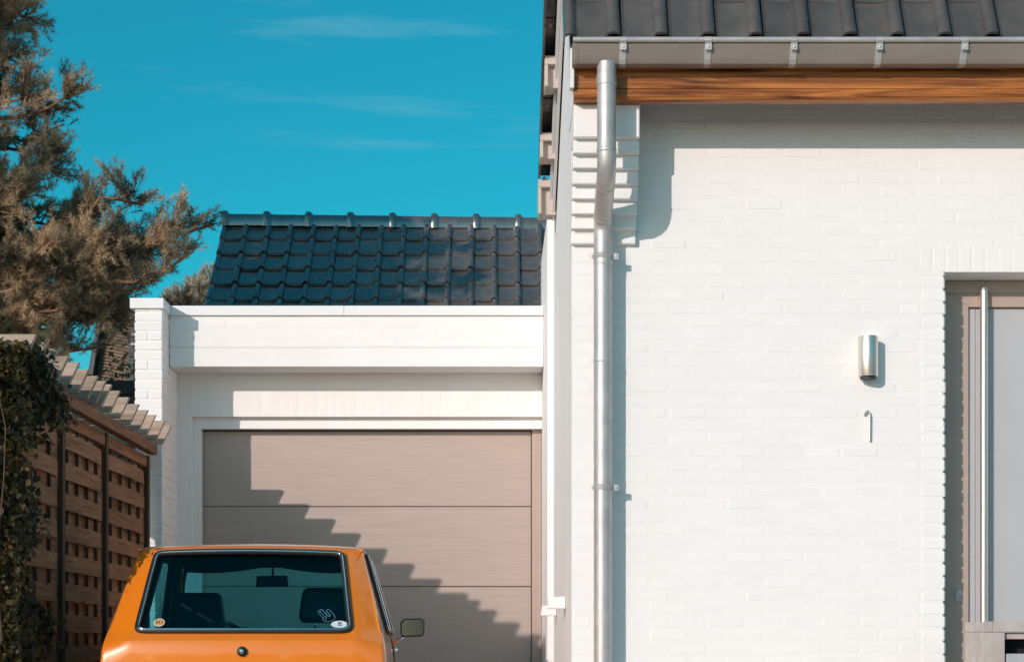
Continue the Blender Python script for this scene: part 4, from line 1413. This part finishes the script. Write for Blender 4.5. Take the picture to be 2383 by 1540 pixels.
# rear window: glass, rubber seal and bright strip
right = [hatch_pt(WB, HC[c]) for c in range(hw_i)] + [hatch_pt(r, 1.0) for r in range(WB, WT + 1)] + [hatch_pt(WT, HC[c]) for c in range(hw_i - 1, -1, -1)]
left = [Vector((-p.x, p.y, p.z)) for p in right[::-1]]
loop = right + left[1:-1]
ol = bspline(loop, 5)
gv, gf = [], []
for r in range(WB, WT + 1):
    for c in range(hw_i + 1):
        gv.append(hatch_pt(r, HC[c]))
w_ = hw_i + 1
for r in range(WT - WB):
    for c in range(hw_i):
        gf.append((r * w_ + c, r * w_ + c + 1, (r + 1) * w_ + c + 1, (r + 1) * w_ + c))
rg = mirror_mesh([v + Vector((0, 0.008, -0.004)) for v in gv], gf, 'rear_window', [M['glass']], sub=3)
nrm_h = Vector((0, -0.79, 0.61)).normalized()
cobj('rubber_seal', MB().tube([p + nrm_h * 0.004 for p in ol], 0.0175, 10, closed=True), M['rubber'], rg, smooth=True)
cen = sum(ol, Vector()) / len(ol)
def inset(p, d):
    q = cen - p
    q = q - nrm_h * q.dot(nrm_h)
    # inset evenly: move along the in-plane direction weighted to the nearer side
    s_ = Vector((math.copysign(min(1, max(0, (abs(p.x) - 0.44) / 0.09)), -p.x), 0, 0))
    tz = Vector((0, 0.61, 0.79))
    hh = (p.z - cen.z) / 0.226
    s_ += tz * -math.copysign(min(1, max(0, (abs(hh) - 0.62) / 0.3)), hh)
    return p + s_.normalized() * d if s_.length > 0 else p
cobj('chrome_strip', MB().tube([inset(p, 0.004) + nrm_h * 0.0175 for p in ol], 0.0062, 8, closed=True), M['chrome'], rg, smooth=True)
# windscreen
def wind_pt(t, f):
    a = hatch_pt(NR - 1, 2.0).x if f >= 0 else 0
    top = Vector((0.585 * f, 1.93 + 0.03 * (1 - f * f), 1.365)); bot = Vector((0.70 * f, 2.50 + 0.09 * (1 - f * f), 0.915))
    return bot + (top - bot) * t
ws = MB().grid([[wind_pt(t, f) for f in np.linspace(-1, 1, 11)] for t in np.linspace(0, 1, 5)])
wsg = cobj('windscreen', ws, M['glass_front'], smooth=True)
wp = [wind_pt(0, f) for f in np.linspace(-.93, .93, 9)] + [wind_pt(t, .985) for t in (0.12, .5, .88)] + [wind_pt(1, f) for f in np.linspace(.93, -.93, 9)] + [wind_pt(t, -.985) for t in (.88, .5, .12)]
cobj('windscreen_seal', MB().tube(bspline(wp, 3), 0.022, 8, closed=True), M['rubber'], wsg, smooth=True)
cobj('pillar_post', MB().tube([wind_pt(0, 1.0) + Vector((.01, -.01, -.02)), wind_pt(1, 1.0) + Vector((.01, -.01, .01))], 0.032, 8), M['orange'], smooth=True)
cobj('pillar_post', MB().tube([wind_pt(0, -1.0) + Vector((-.01, -.01, -.02)), wind_pt(1, -1.0) + Vector((-.01, -.01, .01))], 0.032, 8), M['orange'], smooth=True)
# side windows
for sgn in (1, -1):
    for s in (1, 3):
        q = []
        for r in range(WB, WT + 1):
            a, b = side_pt(r, s), side_pt(r, s + 1)
            q.append([Vector((sgn * (p.x - 0.008), p.y, p.z)) for p in (a, (a + b) / 2, b)])
        sg = cobj('side_window', MB().grid(q), M['glass_front'], smooth=True)
        lp_ = [side_pt(WB, s), (side_pt(WB, s) + side_pt(WB, s + 1)) / 2] + [side_pt(r, s + 1) for r in range(WB, WT + 1)] + [(side_pt(WT, s) + side_pt(WT, s + 1)) / 2] + [side_pt(r, s) for r in range(WT, WB, -1)]
        lp_ = [Vector((sgn * (p.x + 0.003), p.y, p.z)) for p in lp_]
        lc = bspline(lp_, 5)
        cobj('window_seal', MB().tube(lc, 0.015, 8, closed=True), M['rubber'], sg, smooth=True)
        cobj('chrome_strip', MB().tube([p + Vector((sgn * 0.013, 0, 0)) for p in lc], 0.005, 6, closed=True), M['chrome'], sg, smooth=True)
    # rain gutter along the roof edge
    gp_ = [Vector((sgn * (side_pt(NR - 1, s).x + 0.004), side_pt(NR - 1, s).y, side_pt(NR - 1, s).z - 0.004)) for s in range(0, 6)]
    gp_.insert(0, Vector((sgn * 0.634, 0.43, 1.362)))
    cobj('rain_gutter', MB().tube(gp_, [0.010] + [0.012] * (len(gp_) - 1), 8), M['orange'], smooth=True)
    # door handle and side trim
    hy = 1.50
    hxp = side_pt(3, 3).x
    cobj('door_handle', MB().tube([(sgn * (hxp + 0.006), hy - 0.09, 0.792), (sgn * (hxp + 0.026), hy - 0.075, 0.792), (sgn * (hxp + 0.028), hy + 0.06, 0.792), (sgn * (hxp + 0.006), hy + 0.085, 0.792)], [0.010, 0.012, 0.012, 0.010], 8), M['chrome'], smooth=True)
    cobj('lock_button', MB().lathe([(0.014, 0), (0.014, 0.012), (0.010, 0.016)], (sgn * hxp, hy - 0.13, 0.79), 12, 'x'), M['chrome'], smooth=40)
    cobj('door_seam', MB().tube([(sgn * (side_pt(r, 2).x + 0.0005), side_pt(r, 2).y + 0.03, side_pt(r, 2).z) for r in (1, 2, 3, 4)], 0.0035, 6), M['rubber'], smooth=True)
    # wheels
    for wy in (0.62, 2.98):
        wh = cobj('wheel', MB().lathe([(0.17, -0.085), (0.262, -0.085), (0.287, -0.05), (0.287, 0.05), (0.262, 0.085), (0.17, 0.085)], (sgn * 0.715, wy, 0.287), 32, 'x'), M['rubber'], smooth=35)
        cobj('rim', MB().lathe([(0.165, -0.02), (0.168, 0.07), (0.15, 0.06), (0.10, 0.03), (0.05, 0.075), (0.01, 0.08)] if sgn > 0 else [(0.01, -0.08), (0.05, -0.075), (0.10, -0.03), (0.15, -0.06), (0.168, -0.07), (0.165, 0.02)], (sgn * 0.715, wy, 0.287), 28, 'x'), M['zinc'], wh, smooth=35)
    cobj('tail_light', MB().box(sgn * 0.62 - 0.10, sgn * 0.62 + 0.10, -0.040, 0.0, 0.57, 0.69), material('red_lens_%d' % (sgn + 1), (0.5, 0.02, 0.01), 0.2), bevel=0.012)
cobj('bumper', MB().tube([(-0.79, 0.22, 0.45), (-0.77, 0.0, 0.45), (-0.60, -0.065, 0.45), (0, -0.09, 0.45), (0.60, -0.065, 0.45), (0.77, 0.0, 0.45), (0.79, 0.22, 0.45)], 0.05, 10), M['chrome'], smooth=True)
cobj('bumper', MB().tube([(-0.79, 3.45, 0.45), (-0.74, 3.66, 0.45), (0, 3.76, 0.45), (0.74, 3.66, 0.45), (0.79, 3.45, 0.45)], 0.05, 10), M['chrome'], smooth=True)
cobj('floor_pan', MB().box(-0.70, 0.70, 0.10, 3.5, 0.20, 0.34), M['car_dark'])
# hatch lock
lk = cobj('hatch_lock', MB().lathe([(0.004, -0.012), (0.021, -0.010), (0.027, -0.004), (0.028, 0.006)], (0, -0.022, 0.792), 24, 'y'), M['rubber'], smooth=40)
cobj('lock_barrel', MB().lathe([(0.002, -0.005), (0.011, -0.004), (0.013, 0.002)], (0, -0.036, 0.792), 20, 'y'), M['chrome'], lk, smooth=40)
cobj('keyhole', MB().box(-0.006, 0.006, -0.0425, -0.0405, 0.791, 0.793), M['rubber'], lk)
# interior
for (sx, zt, zb) in ((-0.430, 1.150, 0.90), (0.375, 1.182, 0.962)):
    seat = cobj('seat', MB().prism([(1.36, 0.30), (1.50, 0.92), (1.60, 0.92), (1.62, 0.50), (2.05, 0.48), (2.05, 0.30)], 'x', sx - 0.23, sx + 0.23), M['headrest'], bevel=0.05)
    cobj('headrest', MB().prism([(sx - 0.165, zb), (sx - 0.172, zb + 0.05), (sx - 0.150, zt - 0.012), (sx - 0.12, zt), (sx + 0.12, zt), (sx + 0.150, zt - 0.012), (sx + 0.172, zb + 0.05), (sx + 0.165, zb)], 'y', 1.44, 1.56), M['headrest'], seat, smooth=50, bevel=0.035)
    for dx in (-0.07, 0.07):
        cobj('headrest_post', MB().tube([(sx + dx, 1.50, 0.88), (sx + dx, 1.50, zb + 0.06)], 0.007, 6), M['chrome'], seat, smooth=True)
cobj('rear_seat', MB().prism([(0.42, 0.30), (0.50, 0.84), (0.62, 0.84), (0.70, 0.48), (1.05, 0.46), (1.05, 0.30)], 'x', -0.62, 0.62), M['headrest'], bevel=0.04)
cobj('dashboard', MB().prism([(2.05, 0.62), (2.10, 0.86), (2.22, 0.905), (2.52, 0.90), (2.52, 0.5)], 'x', -0.68, 0.68), M['car_dark'], bevel=0.02)
cobj('instrument_hood', MB().prism([(2.06, 0.86), (2.07, 0.935), (2.20, 0.945), (2.28, 0.90)], 'x', -0.50, -0.18), M['car_dark'], bevel=0.015)
tor = [(-0.34 + 0.185 * math.cos(a), 1.93 + 0.07 * math.sin(a), 0.80 + 0.165 * math.sin(a)) for a in np.linspace(0, 2 * math.pi, 28, endpoint=False)]
cobj('steering_wheel', MB().tube(tor, 0.014, 8, closed=True).tube([(-0.52, 1.93, 0.80), (-0.16, 1.93, 0.80)], 0.014, 6), M['headrest'], smooth=True)
# headliner lip and folded sun visors
for sgn in (1, -1):
    sv = []
    for t in np.linspace(0, 1, 9):
        sv.append((sgn * (0.075 + 0.47 * t), 1.318 - 0.040 * math.sin(min(1.0, t * 1.25) * math.pi * 0.5) + 0.012 * t * t))
    poly = sv + [(sgn * 0.56, 1.36), (sgn * 0.075, 1.36)]
    cobj('sun_visor', MB().prism(poly, 'y', 1.80, 1.815), M['car_dark'])
cobj('headliner_trim', MB().box(-0.57, 0.57, 1.84, 1.87, 1.322, 1.372), M['car_dark'])
mr_ = cobj('rear_view_mirror', MB().prism([(-0.105, 1.205), (-0.098, 1.270), (0.098, 1.274), (0.108, 1.209), (0.10, 1.200), (-0.098, 1.197)], 'y', 1.872, 1.90), M['rubber'], bevel=0.008)
cobj('mirror_face', MB().prism([(-0.094, 1.209), (-0.09, 1.264), (0.09, 1.267), (0.097, 1.212)], 'y', 1.8695, 1.8715), M['dim_mirror'], mr_)
cobj('mirror_stalk', MB().tube([(0.005, 1.89, 1.262), (0.003, 1.90, 1.345), (0.0, 1.915, 1.372)], [0.008, 0.007, 0.014], 8), M['rubber'], mr_, smooth=True)
cobj('windscreen_card', MB().box(-0.60, -0.52, 2.30, 2.303, 1.005, 1.062), M['dark_print'], wsg)
# door mirror on the right side
mx0, mx1, my = 0.835, 0.990, 1.80
dm = cobj('door_mirror', MB().prism([(mx0, 0.885), (mx0 - 0.004, 0.965), (mx0 + 0.02, 0.992), (mx1 - 0.02, 0.996), (mx1, 0.978), (mx1 - 0.002, 0.893), (mx1 - 0.02, 0.878), (mx0 + 0.02, 0.874)], 'y', my, my + 0.055), M['rubber'], bevel=0.010)
cobj('mirror_glass', MB().prism([(mx0 + 0.008, 0.889), (mx0 + 0.006, 0.963), (mx0 + 0.024, 0.984), (mx1 - 0.024, 0.988), (mx1 - 0.008, 0.974), (mx1 - 0.010, 0.896), (mx1 - 0.024, 0.886), (mx0 + 0.024, 0.882)], 'y', my - 0.0025, my - 0.0005), M['mirror'], dm)
cobj('mirror_arm', MB().tube([(mx0 + 0.02, my + 0.03, 0.885), (mx0 + 0.004, my + 0.03, 0.862), (0.775, my + 0.04, 0.835)], [0.010, 0.011, 0.014], 8), M['chrome'], dm, smooth=True)


# stickers on the rear window
def hatch_frame(px, py):
    """point on the rear glass under a picture position, in car space"""
    y_ = 0.2
    for _ in range(12):
        d = Vector(((px - CX) / F, 1.0, (CY - py) / F))
        Yw = CARY + y_
        pw = Vector((0, 0, CAMH)) + d * Yw
        loc = Matrix.Rotation(-YAW, 3, 'Z') @ (pw - Vector((CARX, CARY, 0)))
        y_s = np.interp(loc.z, [r[0] for r in ROWS[WB:WT + 1]], [r[1] for r in ROWS[WB:WT + 1]]) + 0.035 * (loc.x / 0.7) ** 2
        y_ += (y_s - loc.y)
    return Vector((loc.x, y_s, loc.z))


EX = Vector((1, 0, 0)); EZ = Vector((0, 0.61, 0.79)); EN = Vector((0, -0.79, 0.61))


def ellipse_mb(c, a, b, off, n=28, tilt=0.0):
    slope = 0.035 * 2 * c.x / 0.49
    ex = Vector((1, slope, 0)).normalized()
    pts = [c + EN * off + ex * (a * math.cos(2 * math.pi * i / n)) + EZ * (b * math.sin(2 * math.pi * i / n)) for i in range(n)]
    m = MB(); m.add(pts, [tuple(range(n))])
    return m


def text_mb(txt, c, size, off, tilt=0.0, stroke=0.004):
    cu = bpy.data.curves.new('lettering', 'FONT')
    cu.body = txt; cu.size = size; cu.align_x = 'CENTER'; cu.align_y = 'CENTER'
    ob = bpy.data.objects.new('lettering', cu); COL.objects.link(ob)
    dg = bpy.context.evaluated_depsgraph_get(); dg.update()
    me = bpy.data.meshes.new_from_object(ob.evaluated_get(dg))
    slope = 0.035 * 2 * c.x / 0.49
    ex = Vector((1, slope, 0)).normalized()
    m = MB().add([c + EN * off + ex * v.co.x + EZ * v.co.y for v in me.vertices], [tuple(p.vertices) for p in me.polygons])
    bpy.data.objects.remove(ob); bpy.data.curves.remove(cu); bpy.data.meshes.remove(me)
    return m


def rib_mb(paths, wd, off):
    m = MB()
    for P in paths:
        P = [p + EN * off for p in P]
        m.tube(P, wd, 5, flat=0.4)
    return m


c = hatch_frame(371, 1449)
st1 = cobj('round_sticker', ellipse_mb(c, 0.030, 0.028, 0.006), M['white_print'], rg)
cobj('sticker_face', ellipse_mb(c, 0.0265, 0.0245, 0.0072), M['orange_print'], rg)
cobj('sticker_letters', text_mb('BD', c, 0.034, 0.0084), M['dark_print'], rg)
c = hatch_frame(790, 1453)
cobj('oval_sticker', ellipse_mb(c, 0.046, 0.0245, 0.006), M['white_print'], rg)
cobj('sticker_letters', text_mb('B', c + Vector((0.002, 0, 0)), 0.040, 0.0076), M['dark_print'], rg)


def hs(pts):
    # positions read off a 1944 px enlargement of the photograph's rear window corner
    return [hatch_frame((1000 + x * 0.2572) * 0.62959, (2050 + y * 0.2572) * 0.62959) for (x, y) in pts]


hand = [hs([(752, 910), (680, 830), (684, 816), (704, 812), (768, 884)]), hs([(718, 826), (708, 800), (724, 788), (744, 790), (798, 860), (850, 896), (862, 886), (858, 870), (812, 818), (808, 800), (820, 788), (842, 788), (916, 872), (930, 900), (916, 936), (870, 960), (806, 964), (764, 950), (748, 932), (752, 912), (792, 888), (806, 892), (806, 904), (790, 938)]),
        hs([(718, 826), (770, 886)]), hs([(800, 846), (812, 834), (828, 836)])]
cobj('hand_sticker', rib_mb(hand, 0.0016, 0.006), M['cyan_print'], rg, smooth=True)
